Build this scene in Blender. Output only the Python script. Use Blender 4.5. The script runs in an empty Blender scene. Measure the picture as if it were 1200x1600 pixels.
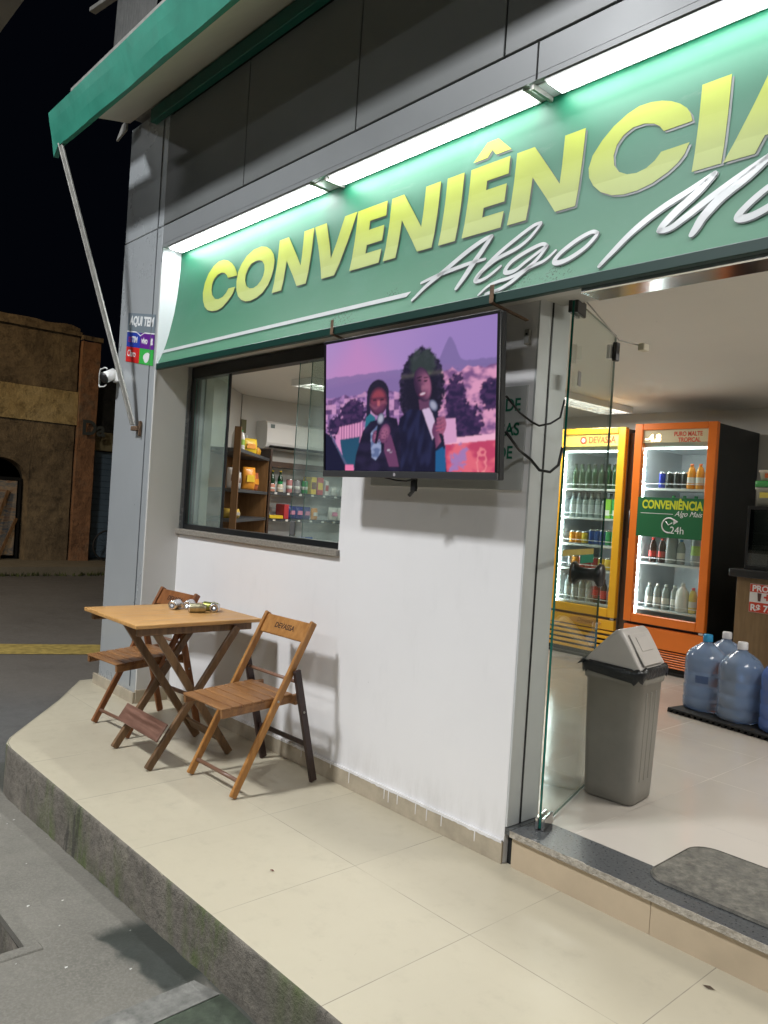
import bpy, bmesh, math, random
from mathutils import Vector, Matrix, noise
random.seed(7)
C = bpy.context.scene.collection
sc = bpy.context.scene
R = math.radians

# ------------------------------------------------------------------ camera
H = 1.40
yaw, pitch, roll = R(47.95), R(-0.38), math.atan(.064)
fw = Vector((-math.sin(yaw)*math.cos(pitch), math.cos(yaw)*math.cos(pitch), math.sin(pitch)))
r0 = fw.cross(Vector((0, 0, 1))).normalized(); u0 = r0.cross(fw)
rr = math.cos(roll)*r0 + math.sin(roll)*u0
uu = -math.sin(roll)*r0 + math.cos(roll)*u0
cam = bpy.data.cameras.new('camera'); co = bpy.data.objects.new('camera', cam); C.objects.link(co)
co.matrix_world = Matrix(((rr.x, uu.x, -fw.x, 0), (rr.y, uu.y, -fw.y, 0), (rr.z, uu.z, -fw.z, H), (0, 0, 0, 1)))
cam.sensor_fit = 'VERTICAL'; cam.sensor_height = 24; cam.lens = 24*1215/1600
cam.clip_start = .05; cam.clip_end = 500
sc.camera = co
# ------------------------------------------------------------------ night sky
w = bpy.data.worlds.new('World'); sc.world = w; w.use_nodes = True
bg = w.node_tree.nodes['Background']
bg.inputs[0].default_value = (.25, .35, .7, 1); bg.inputs[1].default_value = .0035
# ------------------------------------------------------------------ exposure
vs = sc.view_settings; vs.view_transform = 'Standard'; vs.look = 'None'; vs.gamma = 1; vs.exposure = 0
cy = sc.cycles
cy.use_denoising = True; cy.max_bounces = 8; cy.diffuse_bounces = 4; cy.glossy_bounces = 4
cy.transmission_bounces = 8; cy.transparent_max_bounces = 24; cy.sample_clamp_indirect = 4
cy.caustics_reflective = False; cy.caustics_refractive = False

# ------------------------------------------------------------------ lamps (petrol station canopy, street lamp, shop ceiling)
def area(name, loc, rot, size, watts, col, sy=None, spread=180):
    l = bpy.data.lights.new(name, 'AREA'); l.energy = watts; l.color = col
    l.size = size
    if sy: l.shape = 'RECTANGLE'; l.size_y = sy
    l.spread = R(spread)
    o = bpy.data.objects.new(name, l); C.objects.link(o); o.location = loc; o.rotation_euler = rot
    return o
CANZ = 6.75
CAN_LAMPS = [(-4.2, -2.25, 560), (2.3, -2.25, 170), (-11.0, -2.25, 40), (-4.2, -9.0, 280), (2.3, -9.0, 160), (-11, -9, 150)]
for x, y, e in CAN_LAMPS:
    area('canopy_lamp', (x, y, CANZ-.10), (0, 0, 0), .75 if y > -5 else 1.6, e, (.95, .975, 1.0), spread=165)
SHOP_LAMPS = [(-4.05, 5.95, 38), (-5.6, 4.6, 24), (-.6, 4.0, 32), (.9, 5.6, 24)]
for x, y, e in SHOP_LAMPS:
    area('shop_lamp', (x, y, 2.415), (0, 0, R(90)), .95, e, (1.0, .98, .94), sy=.2, spread=180)
sp = bpy.data.lights.new('street_lamp_light', 'SPOT'); sp.energy = 1250; sp.color = (1, .74, .44); sp.spot_size = R(120); sp.shadow_soft_size = .15
so = bpy.data.objects.new('street_lamp_light', sp); C.objects.link(so); so.location = (-11.5, -3.0, 7.2)
so.rotation_euler = Vector((-4.5, 7.5, -6.0)).to_track_quat('-Z', 'Y').to_euler()

# ------------------------------------------------------------------ materials
_m = {}
def mat(name, col, rough=.5, metal=0, noise_amt=0, nscale=8, bump=0, bscale=60, emit=None, es=1, trans=0, spec=.5, coat=0, stretch=None):
    if name in _m: return _m[name]
    m = bpy.data.materials.new(name); m.use_nodes = True; nt = m.node_tree; b = nt.nodes['Principled BSDF']
    b.inputs['Base Color'].default_value = (*col, 1); b.inputs['Roughness'].default_value = rough; b.inputs['Metallic'].default_value = metal
    b.inputs['Specular IOR Level'].default_value = spec
    if coat: b.inputs['Coat Weight'].default_value = coat; b.inputs['Coat Roughness'].default_value = .08
    if trans: b.inputs['Transmission Weight'].default_value = trans
    if emit: b.inputs['Emission Color'].default_value = (*emit, 1); b.inputs['Emission Strength'].default_value = es
    if noise_amt or bump:
        tc = nt.nodes.new('ShaderNodeTexCoord'); src = tc.outputs['Object']
        if stretch:
            mp = nt.nodes.new('ShaderNodeMapping'); mp.inputs['Scale'].default_value = stretch
            nt.links.new(src, mp.inputs['Vector']); src = mp.outputs['Vector']
    if noise_amt:
        n = nt.nodes.new('ShaderNodeTexNoise'); n.inputs['Scale'].default_value = nscale; n.inputs['Detail'].default_value = 6; n.inputs['Roughness'].default_value = .6
        nt.links.new(src, n.inputs['Vector'])
        rp = nt.nodes.new('ShaderNodeValToRGB'); rp.color_ramp.elements[0].position = .28; rp.color_ramp.elements[1].position = .72
        lo = [max(0, c*(1-noise_amt)) for c in col]; hi = [min(1, c*(1+noise_amt*.7)) for c in col]
        rp.color_ramp.elements[0].color = (*lo, 1); rp.color_ramp.elements[1].color = (*hi, 1)
        nt.links.new(n.outputs['Fac'], rp.inputs['Fac']); nt.links.new(rp.outputs['Color'], b.inputs['Base Color'])
        mr = nt.nodes.new('ShaderNodeMapRange'); mr.inputs['To Min'].default_value = max(.02, rough-.07); mr.inputs['To Max'].default_value = min(1, rough+.1)
        nt.links.new(n.outputs['Fac'], mr.inputs['Value']); nt.links.new(mr.outputs['Result'], b.inputs['Roughness'])
    if bump:
        n2 = nt.nodes.new('ShaderNodeTexNoise'); n2.inputs['Scale'].default_value = bscale; n2.inputs['Detail'].default_value = 5
        nt.links.new(src, n2.inputs['Vector'])
        bp = nt.nodes.new('ShaderNodeBump'); bp.inputs['Strength'].default_value = bump; bp.inputs['Distance'].default_value = .02
        nt.links.new(n2.outputs['Fac'], bp.inputs['Height']); nt.links.new(bp.outputs['Normal'], b.inputs['Normal'])
    _m[name] = m; return m

class G:   # small node graph helper
    def __init__(s, name):
        s.m = bpy.data.materials.new(name); s.m.use_nodes = True; s.nt = s.m.node_tree; s.b = s.nt.nodes['Principled BSDF']
        s.tc = s.nt.nodes.new('ShaderNodeTexCoord'); s.obj = s.tc.outputs['Object']; _m[name] = s.m
    def lk(s, a, b): s.nt.links.new(a, b)
    def setin(s, sock, v):
        if hasattr(v, 'links'): s.lk(v, sock)
        elif isinstance(v, tuple): sock.default_value = (*v, 1) if len(v) == 3 and sock.type == 'RGBA' else v
        else: sock.default_value = v
    def sep(s):
        n = s.nt.nodes.new('ShaderNodeSeparateXYZ'); s.lk(s.obj, n.inputs[0]); return n.outputs
    def noise(s, scale, detail=5, rough=.55, vec=None, stretch=None):
        n = s.nt.nodes.new('ShaderNodeTexNoise'); n.inputs['Scale'].default_value = scale; n.inputs['Detail'].default_value = detail; n.inputs['Roughness'].default_value = rough
        v = vec or s.obj
        if stretch:
            mp = s.nt.nodes.new('ShaderNodeMapping'); mp.inputs['Scale'].default_value = stretch; s.lk(v, mp.inputs['Vector']); v = mp.outputs['Vector']
        s.lk(v, n.inputs['Vector']); return n.outputs['Fac']
    def math(s, op, a, b=0, c=None):
        n = s.nt.nodes.new('ShaderNodeMath'); n.operation = op; s.setin(n.inputs[0], a); s.setin(n.inputs[1], b)
        if c is not None: s.setin(n.inputs[2], c)
        return n.outputs[0]
    def ramp(s, f, stops):
        n = s.nt.nodes.new('ShaderNodeValToRGB'); e = n.color_ramp.elements
        while len(e) < len(stops): e.new(.5)
        for i, (p, c) in enumerate(stops):
            e[i].position = p; e[i].color = (*c, 1) if isinstance(c, tuple) else (c, c, c, 1)
        s.lk(f, n.inputs[0]); return n.outputs[0]
    def mr(s, f, a, b, c=0, d=1):
        n = s.nt.nodes.new('ShaderNodeMapRange'); n.interpolation_type = 'SMOOTHSTEP'; s.lk(f, n.inputs[0])
        for i, v in enumerate((a, b, c, d)): n.inputs[i+1].default_value = v
        return n.outputs[0]
    def mix(s, f, a, b, mode='MIX'):
        n = s.nt.nodes.new('ShaderNodeMix'); n.data_type = 'RGBA'; n.blend_type = mode
        s.setin(n.inputs[0], f); s.setin(n.inputs[6], a); s.setin(n.inputs[7], b); return n.outputs[2]
    def bump(s, h, st=.3, d=.01):
        n = s.nt.nodes.new('ShaderNodeBump'); n.inputs['Strength'].default_value = st; n.inputs['Distance'].default_value = d
        s.lk(h, n.inputs['Height']); s.lk(n.outputs[0], s.b.inputs['Normal'])
    def out(s, col=None, rough=None):
        if col is not None: s.setin(s.b.inputs['Base Color'], col)
        if rough is not None: s.setin(s.b.inputs['Roughness'], rough)
        return s.m

def line_mask(g, coord, period, offset, half):
    """1 on thin joint lines at offset + k*period"""
    a = g.math('SUBTRACT', coord, offset); a = g.math('DIVIDE', a, period); fr = g.math('FRACT', g.math('ADD', a, 100.5))
    d = g.math('MULTIPLY', g.math('ABSOLUTE', g.math('SUBTRACT', fr, .5)), period)
    return g.mr(d, half*.6, half*1.4, 1, 0)

def tile_mat(name, base, joint, px, ox, py, oy, half, rough, var=.06, dirt=.2):
    g = G(name); x, y, z = g.sep()
    jm = g.math('MAXIMUM', line_mask(g, x, px, ox, half), line_mask(g, y, py, oy, half))
    big = g.noise(1.3, 4); fine = g.noise(9, 6, .65); spots = g.noise(38, 3, .5)
    c = g.ramp(big, [(.25, tuple(b*(1-var*1.6) for b in base)), (.75, tuple(min(1, b*(1+var)) for b in base))])
    cx_ = g.math('FLOOR', g.math('DIVIDE', g.math('SUBTRACT', x, ox), px)); cy_ = g.math('FLOOR', g.math('DIVIDE', g.math('SUBTRACT', y, oy), py))
    wn = g.nt.nodes.new('ShaderNodeTexWhiteNoise'); wn.noise_dimensions = '1D'; g.lk(g.math('ADD', g.math('MULTIPLY', cx_, 7.31), g.math('MULTIPLY', cy_, 3.17)), wn.inputs['W'])
    c = g.mix(g.math('MULTIPLY', wn.outputs['Value'], .16), c, tuple(b*.66 for b in base))
    c = g.mix(g.mr(fine, .52, .78, 0, dirt), c, tuple(b*.72 for b in base))
    c = g.mix(g.mr(spots, .74, .80, 0, dirt*1.2), c, tuple(b*.45 for b in base))
    c = g.mix(g.mr(g.noise(2.6, 7, .72), .56, .80, 0, dirt*1.1), c, tuple(b*.66 for b in base))
    c = g.mix(g.math('MULTIPLY', jm, g.mr(g.noise(2.5, 3), .38, .62, .12, .85)), c, joint)
    r = g.mr(fine, .3, .8, rough, rough+.18)
    r = g.math('ADD', r, g.math('MULTIPLY', jm, .3))
    g.bump(g.math('SUBTRACT', 1, jm), .25, .002)
    return g.out(c, r)

tile_out = tile_mat('outdoor_tile', (.505, .452, .338), (.22, .19, .15), .595, -1.66, 30, 2.0, .0016, .34, .05, .34)
tile_in = tile_mat('indoor_tile', (.56, .51, .45), (.24, .21, .18), .6, -1.74, .6, 3.28, .0018, .09, .04, .10)

def concrete(name, base, wet=False):
    g = G(name); x, y, z = g.sep()
    n1 = g.noise(.8, 6, .65); n2 = g.noise(6, 8, .7); n3 = g.noise(90, 4, .7); n4 = g.noise(2.2, 4, .6)
    c = g.ramp(n1, [(.28, tuple(b*.72 for b in base)), (.5, base), (.75, tuple(b*1.22 for b in base))])
    c = g.mix(g.mr(n2, .45, .8, 0, .5), c, tuple(b*.62 for b in base))
    c = g.mix(g.mr(n3, .40, .70, 0, .5), c, tuple(b*1.5 for b in base)); c = g.mix(g.mr(g.noise(150, 3, .6), .60, .70, 0, .5), c, tuple(b*.5 for b in base))
    rough = g.mr(n2, .3, .7, .62, .9)
    if wet:   # old water mark along the kerb
        d = g.math('ADD', y, g.math('MULTIPLY', g.math('SUBTRACT', n4, .5), .30))
        band = g.mr(d, 1.19, 1.215)
        gx = g.math('ABSOLUTE', g.math('ADD', x, 2.50)); blob = g.mr(g.math('ADD', gx, g.math('MULTIPLY', g.math('SUBTRACT', n4, .5), .3)), .20, .30, 1, 0)
        ms = g.math('MULTIPLY', band, blob)
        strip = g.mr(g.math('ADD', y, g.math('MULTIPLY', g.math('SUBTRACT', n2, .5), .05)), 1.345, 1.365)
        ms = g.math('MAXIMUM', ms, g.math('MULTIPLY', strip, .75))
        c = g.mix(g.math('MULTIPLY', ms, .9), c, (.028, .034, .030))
        rough = g.math('SUBTRACT', rough, g.math('MULTIPLY', ms, .3))
    g.bump(g.math('ADD', g.math('MULTIPLY', n3, .5), n2), .35, .006)
    return g.out(c, rough)
asphalt = concrete('asphalt', (.098, .095, .090)); forecourt_m = concrete('forecourt_concrete', (.165, .154, .130), True)
pave_far = concrete('far_pavement', (.16, .14, .10))

g = G('kerb_concrete'); x, y, z = g.sep()
n1 = g.noise(5.5, 8, .75); n2 = g.noise(30, 6, .75); nx = g.noise(1.9, 3, .6, stretch=(1, 1, .22)); n3 = g.noise(9, 5, .7, stretch=(1, 1, .35))
c = g.ramp(n1, [(.26, (.05, .045, .036)), (.42, (.15, .132, .108)), (.60, (.215, .19, .155)), (.78, (.32, .28, .23))])
c = g.mix(g.mr(n2, .42, .72, 0, .6), c, (.06, .056, .05))
moss = g.math('MULTIPLY', g.mr(nx, .46, .56), g.mr(n3, .34, .55))
c = g.mix(g.math('MULTIPLY', moss, .85), c, (.085, .125, .022))
c = g.mix(g.mr(g.noise(4, 5, .7, stretch=(2.5, 1, .3)), .58, .66, 0, .7), c, (.035, .033, .028))
g.bump(g.math('ADD', n2, g.math('MULTIPLY', n1, 1.5)), .7, .012); kerb_m = g.out(c, .85)

def plaster(name, base, dirt=.12, rough=.55, low=None):
    g = G(name); x, y, z = g.sep()
    n1 = g.noise(1.1, 4, .6); n2 = g.noise(5, 6, .65, stretch=(1.6, 1, .5)); n3 = g.noise(120, 3)
    c = g.ramp(n1, [(.3, tuple(b*.95 for b in base)), (.7, base)])
    c = g.mix(g.mr(n2, .55, .8, 0, dirt), c, tuple(b*.6 for b in base))
    c = g.mix(g.mr(g.noise(2.2, 6, .75, stretch=(2.4, 1, .35)), .62, .80, 0, dirt*1.4), c, tuple(b*.72 for b in base))
    c = g.mix(g.mr(g.noise(30, 2, .5), .80, .84, 0, .35), c, tuple(b*.5 for b in base))
    if low:
        lowm = g.math('MULTIPLY', g.mr(z, low[0], low[1], 1, 0), g.mr(g.noise(9, 6, .7, stretch=(1.5, 1, .4)), .4, .7))
        c = g.mix(g.math('MULTIPLY', lowm, .22), c, (.36, .34, .31))
    g.bump(n3, .12, .002); return g.out(c, rough)
white_wall = plaster('white_wall_paint', (.81, .795, .795), .13, .42, (.08, .30))
inner_wall = plaster('inner_wall_paint', (.56, .55, .51), .08, .6)
ceil_m = plaster('ceiling_paint', (.72, .69, .63), .06, .7)
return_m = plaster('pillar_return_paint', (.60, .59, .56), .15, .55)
panel_m = mat('grey_cladding', (.125, .132, .13), .42, 0, .12, 1.3, .05, 6)
band_m = mat('grey_cladding_band', (.20, .21, .215), .4, 0, .08, 1.5)
pillar_m = mat('silver_grey_cladding', (.43, .455, .47), .27, .25, .06, 1.6, .04, 3, coat=.3)
base_tile = mat('skirting_tile', (.42, .36, .27), .45, 0, .22, 12, .05, 40)
riser_m = mat('riser_tile', (.50, .40, .28), .42, 0, .12, 5)
granite = mat('dark_granite', (.085, .088, .09), .28, 0, .5, 95)
granite_l = mat('sill_granite', (.26, .235, .20), .4, 0, .5, 85)
chip_m = mat('worn_cement_edge', (.40, .36, .30), .9, 0, .4, 60, .5, 90)
black_al = mat('black_aluminium', (.008, .009, .010), .4)
dark_gap = mat('dark_void', (.006, .007, .007), .8)
jamb_m = mat('jamb_aluminium', (.55, .56, .56), .45, .1, .06, 4)
steel_m = mat('polished_steel', (.62, .62, .62), .16, 1, 0, 4)
chrome = mat('chrome', (.7, .7, .7), .12, 1)
green_paint = mat('green_metal_paint', (.030, .22, .155), .42, 0, .18, 5, .06, 9)
green_dark = mat('dark_green_metal', (.006, .085, .062), .4, 0, .15, 5)
soffit_m = mat('beige_soffit', (.66, .62, .54), .6, 0, .1, 2)
galv = mat('galvanised_steel', (.42, .41, .38), .5, .6, .25, 14)
rusty = mat('rusty_steel', (.16, .10, .06), .75, .3, .5, 30)
white_pl = mat('white_plastic', (.78, .78, .76), .35)
black_pl = mat('black_plastic', (.012, .012, .013), .35)
matt_black = mat('matt_black', (.015, .016, .018), .7, 0, .2, 20)
rubber = mat('black_rubber', (.02, .02, .02), .8, 0, .3, 30)
niche_m = mat('white_light_box', (.66, .67, .69), .35)

def glass_mat(name, tint, refl=1.0, dusty=.0):
    m = bpy.data.materials.new(name); m.use_nodes = True; nt = m.node_tree; nt.nodes.remove(nt.nodes['Principled BSDF'])
    o = nt.nodes['Material Output']
    t = nt.nodes.new('ShaderNodeBsdfTransparent'); t.inputs[0].default_value = (*tint, 1)
    gl = nt.nodes.new('ShaderNodeBsdfGlossy'); gl.inputs['Roughness'].default_value = .0; gl.inputs[0].default_value = (.95, 1, .98, 1)
    fr = nt.nodes.new('ShaderNodeLayerWeight'); fr.inputs[0].default_value = .5
    pw = nt.nodes.new('ShaderNodeMath'); pw.operation = 'POWER'; pw.inputs[1].default_value = 4.5; nt.links.new(fr.outputs['Facing'], pw.inputs[0])
    mu = nt.nodes.new('ShaderNodeMath'); mu.operation = 'MULTIPLY_ADD'; mu.inputs[1].default_value = .8*refl; mu.inputs[2].default_value = .035*refl; nt.links.new(pw.outputs[0], mu.inputs[0])
    mx = nt.nodes.new('ShaderNodeMixShader'); nt.links.new(mu.outputs[0], mx.inputs[0]); nt.links.new(t.outputs[0], mx.inputs[1]); nt.links.new(gl.outputs[0], mx.inputs[2])
    last = mx
    if dusty:
        d = nt.nodes.new('ShaderNodeBsdfDiffuse'); d.inputs[0].default_value = (.75, .8, .8, 1)
        n = nt.nodes.new('ShaderNodeTexNoise'); n.inputs['Scale'].default_value = 5; n.inputs['Detail'].default_value = 6
        tc = nt.nodes.new('ShaderNodeTexCoord'); nt.links.new(tc.outputs['Object'], n.inputs['Vector'])
        r = nt.nodes.new('ShaderNodeMapRange'); r.inputs[1].default_value = .35; r.inputs[2].default_value = .8; r.inputs[3].default_value = dusty*.4; r.inputs[4].default_value = dusty*1.6
        nt.links.new(n.outputs['Fac'], r.inputs[0])
        m2 = nt.nodes.new('ShaderNodeMixShader'); nt.links.new(r.outputs[0], m2.inputs[0]); nt.links.new(mx.outputs[0], m2.inputs[1]); nt.links.new(d.outputs[0], m2.inputs[2]); last = m2
    nt.links.new(last.outputs[0], o.inputs[0]); _m[name] = m; return m
glass = glass_mat('clear_glass', (.93, .975, .95)); glass_d = glass_mat('dusty_window_glass', (.90, .95, .93), 1, .05)
glass_door = glass_mat('door_glass', (.945, .975, .96), 1.15, .0)
glass_edge = mat('green_glass_edge', (.01, .10, .075), .1)

def wood(name, dark, light, axis='z'):
    g = G(name); st = {'x': (3, 40, 40), 'y': (40, 3, 40), 'z': (40, 40, 3)}[axis]
    n1 = g.noise(1, 6, .6, stretch=st); n2 = g.noise(5, 4, .6); n3 = g.noise(1, 3, .5, stretch=tuple(s*3 for s in st))
    c = g.ramp(n1, [(.3, dark), (.7, light)])
    c = g.mix(g.mr(n2, .35, .75, 0, .45), c, tuple(d*.8 for d in dark))
    c = g.mix(g.mr(n3, .55, .75, 0, .35), c, tuple(d*.55 for d in dark))
    g.bump(n1, .15, .002); return g.out(c, g.mr(n1, .3, .7, .32, .5))
w_rail = wood('honey_wood', (.30, .125, .028), (.50, .235, .06)); w_seat = wood('red_brown_wood', (.17, .07, .024), (.34, .165, .058), 'x')
w_dark = wood('dark_stained_wood', (.022, .010, .010), (.055, .026, .022)); w_top = wood('table_top_wood', (.42, .21, .065), (.62, .35, .125), 'y')
w_leg = wood('weathered_leg_wood', (.10, .052, .022), (.24, .135, .062)); w_foot = wood('faded_foot_board_wood', (.10, .048, .033), (.26, .135, .095), 'x')
w_red = wood('reddish_wood', (.17, .055, .016), (.33, .13, .038)); w_pole = wood('pale_dowel_wood', (.16, .08, .05), (.30, .17, .11), 'x')
w_shelf = wood('brown_shelf_board', (.16, .08, .028), (.25, .13, .05)); w_shelf_d = wood('dark_brown_shelf_board', (.035, .016, .008), (.06, .028, .014))
w_count = wood('counter_wood', (.17, .105, .045), (.25, .16, .075))

# ------------------------------------------------------------------ mesh helpers
def new_obj(name, me, parent=None):
    o = bpy.data.objects.new(name, me); C.objects.link(o)
    if parent is not None: o.parent = parent
    return o
def tag(o, label=None, cat=None, group=None, kind=None):
    if label: o['label'] = label
    if cat: o['category'] = cat
    if group: o['group'] = group
    if kind: o['kind'] = kind
    return o
def thing(name, label, cat, loc=(0, 0, 0), rz=0, group=None):
    o = bpy.data.objects.new(name, None); C.objects.link(o); o.location = loc; o.rotation_euler = (0, 0, rz)
    o.empty_display_size = .1
    return tag(o, label, cat, group)
class MB:
    def __init__(s): s.bm = bmesh.new(); s.mats = []
    def mi(s, m):
        if m not in s.mats: s.mats.append(m)
        return s.mats.index(m)
    def _fin(s, geom_faces, m, smooth=False):
        i = s.mi(m)
        for f in geom_faces: f.material_index = i; f.smooth = smooth
    def box(s, x0, x1, y0, y1, z0, z1, m, bevel=0, M=None, seg=1):
        t = bmesh.new()
        vs = [t.verts.new((x, y, z)) for x in (x0, x1) for y in (y0, y1) for z in (z0, z1)]
        for q in ((0, 1, 3, 2), (4, 6, 7, 5), (0, 4, 5, 1), (2, 3, 7, 6), (0, 2, 6, 4), (1, 5, 7, 3)): t.faces.new([vs[k] for k in q])
        if bevel: bmesh.ops.bevel(t, geom=t.edges[:]+t.verts[:], offset=bevel, segments=seg, affect='EDGES', profile=.5)
        if M is not None: bmesh.ops.transform(t, matrix=M, verts=t.verts)
        bmesh.ops.recalc_face_normals(t, faces=t.faces[:]); s.merge(t, m); return s
    def merge(s, t, m, smooth=False):
        i = s.mi(m); mp = {}
        for v in t.verts: mp[v] = s.bm.verts.new(v.co)
        for f in t.faces:
            try: nf = s.bm.faces.new([mp[v] for v in f.verts]); nf.material_index = i; nf.smooth = smooth
            except ValueError: pass
        t.free()
    def bar(s, p0, p1, wd, th, m, side=(1, 0, 0), bevel=.002):
        """box along p0-p1; th along `side`, wd perpendicular to both"""
        p0, p1 = Vector(p0), Vector(p1); d = p1-p0; L = d.length; d.normalize(); sd = Vector(side); sd = (sd-d*sd.dot(d)).normalized(); up = d.cross(sd)
        M = Matrix(((sd.x, up.x, d.x, p0.x), (sd.y, up.y, d.y, p0.y), (sd.z, up.z, d.z, p0.z), (0, 0, 0, 1)))
        return s.box(-th/2, th/2, -wd/2, wd/2, 0, L, m, bevel, M)
    def tube(s, pts, r, m, seg=8, closed=False, rads=None):
        pts = [Vector(p) for p in pts]; n = len(pts); rings = []; t = bmesh.new(); up = None
        for i, p in enumerate(pts):
            d = (pts[min(i+1, n-1)]-pts[max(i-1, 0)]).normalized()
            if up is None: up = Vector((0, 0, 1)) if abs(d.z) < .9 else Vector((1, 0, 0))
            a = (up-d*up.dot(d)).normalized(); up = a; b = d.cross(a); q = rads[i] if rads else r
            rings.append([t.verts.new(p+a*math.cos(2*math.pi*k/seg)*q+b*math.sin(2*math.pi*k/seg)*q) for k in range(seg)])
        for i in range(n-1):
            for k in range(seg): t.faces.new((rings[i][k], rings[i][(k+1) % seg], rings[i+1][(k+1) % seg], rings[i+1][k]))
        t.faces.new(rings[0][::-1]); t.faces.new(rings[-1]); bmesh.ops.recalc_face_normals(t, faces=t.faces[:])
        s.merge(t, m, True); return s
    def lathe(s, prof, m, seg=20, M=None, smooth=True):
        """prof = [(r,z)...]; m a material or a list with one per segment"""
        rings = []
        for r, z in prof:
            ring = []
            for k in range(seg):
                a = 2*math.pi*k/seg; p = Vector((r*math.cos(a), r*math.sin(a), z)); p = M @ p if M is not None else p
                ring.append(s.bm.verts.new(p))
            rings.append(ring)
        for i in range(len(prof)-1):
            mm = m[i] if isinstance(m, (list, tuple)) else m; ix = s.mi(mm)
            for k in range(seg):
                f = s.bm.faces.new((rings[i][k], rings[i][(k+1) % seg], rings[i+1][(k+1) % seg], rings[i+1][k])); f.material_index = ix; f.smooth = smooth
        for ring, mm, rv in ((rings[0], m[0] if isinstance(m, (list, tuple)) else m, True), (rings[-1], m[-1] if isinstance(m, (list, tuple)) else m, False)):
            f = s.bm.faces.new(ring[::-1] if rv else ring); f.material_index = s.mi(mm)
        return s
    def prism(s, pts, a, b, m, axis='z', smooth=False):
        """closed outline pts (2D) extruded from a to b along axis; (u,v) -> axis z:(x,y) y:(x,z) x:(y,z)"""
        t = bmesh.new(); f3 = {'z': lambda u, v, w: (u, v, w), 'y': lambda u, v, w: (u, w, v), 'x': lambda u, v, w: (w, u, v)}[axis]
        lo = [t.verts.new(f3(u, v, a)) for u, v in pts]; hi = [t.verts.new(f3(u, v, b)) for u, v in pts]; n = len(pts)
        t.faces.new(lo); t.faces.new(hi[::-1])
        for i in range(n): t.faces.new((lo[i], hi[i], hi[(i+1) % n], lo[(i+1) % n]))
        bmesh.ops.recalc_face_normals(t, faces=t.faces[:])
        if smooth: bmesh.ops.triangulate(t, faces=[f for f in t.faces if len(f.verts) > 4])
        s.merge(t, m); return s
    def poly(s, pts3, m):
        f = s.bm.faces.new([s.bm.verts.new(p) for p in pts3]); f.material_index = s.mi(m); return s
    def loft(s, rings, m, caps=True, smooth=True):
        vr = [[s.bm.verts.new(p) for p in r] for r in rings]; n = len(vr[0]); ix = s.mi(m)
        for i in range(len(vr)-1):
            for k in range(n):
                f = s.bm.faces.new((vr[i][k], vr[i][(k+1) % n], vr[i+1][(k+1) % n], vr[i+1][k])); f.material_index = ix; f.smooth = smooth
        if caps:
            for q in (vr[0][::-1], vr[-1]): f = s.bm.faces.new(q); f.material_index = ix
        return s
    def build(s, name, parent=None, bevel=0):
        me = bpy.data.meshes.new(name); s.bm.to_mesh(me); s.bm.free()
        for m in s.mats: me.materials.append(m)
        o = new_obj(name, me, parent)
        return o
def rrect(w, d, r, z, cx=0, cy=0, n=4):
    out = []
    for qx, qy, a0 in ((1, 1, 0), (-1, 1, 90), (-1, -1, 180), (1, -1, 270)):
        for k in range(n+1):
            a = R(a0+90*k/n); out.append((cx+qx*(w/2-r)+r*math.cos(a), cy+qy*(d/2-r)+r*math.sin(a), z))
    return out
def text_obj(name, body, size, m, M, parent=None, bold=0, align='LEFT', extrude=.0008, sx=1, shear=0):
    cu = bpy.data.curves.new(name, 'FONT'); cu.body = body; cu.size = size; cu.offset = bold*size; cu.align_x = align; cu.extrude = extrude; cu.shear = shear
    tmp = bpy.data.objects.new(name, cu); C.objects.link(tmp); bpy.context.view_layer.update()
    me = bpy.data.meshes.new_from_object(tmp); bpy.data.objects.remove(tmp); bpy.data.curves.remove(cu)
    me.transform(Matrix.Diagonal((sx, 1, 1, 1))); me.transform(M); me.materials.clear(); me.materials.append(m)
    return new_obj(name, me, parent)
def MT(x, y, z, rx=90, rz=0, ry=0):   # text standing on a wall that faces -Y
    return Matrix.Translation((x, y, z)) @ Matrix.Rotation(R(rz), 4, 'Z') @ Matrix.Rotation(R(ry), 4, 'Y') @ Matrix.Rotation(R(rx), 4, 'X')
def copy_tree(o, parent=None, data=None):
    c = o.copy(); C.objects.link(c)
    if parent is not None: c.parent = parent
    for ch in [q for q in C.objects if q.parent == o]: copy_tree(ch, c)
    return c
def W(o):
    m = o.matrix_basis.copy()
    while o.parent is not None: o = o.parent; m = o.matrix_basis @ m
    return m
def B(mb, name, parent, label=None):
    """mesh built in world coordinates, stored relative to its parent"""
    o = mb.build(name, parent); o.data.transform(W(parent).inverted())
    if label: o['label'] = label
    return o
def T(name, body, size, m, M, parent, **k):
    o = text_obj(name, body, size, m, M, parent, **k); o.data.transform(W(parent).inverted()); return o
def struct(mb, name): o = mb.build(name); o['kind'] = 'structure'; return o
def stuff(mb, name, label, cat): o = mb.build(name); return tag(o, label, cat, kind='stuff')

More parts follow.
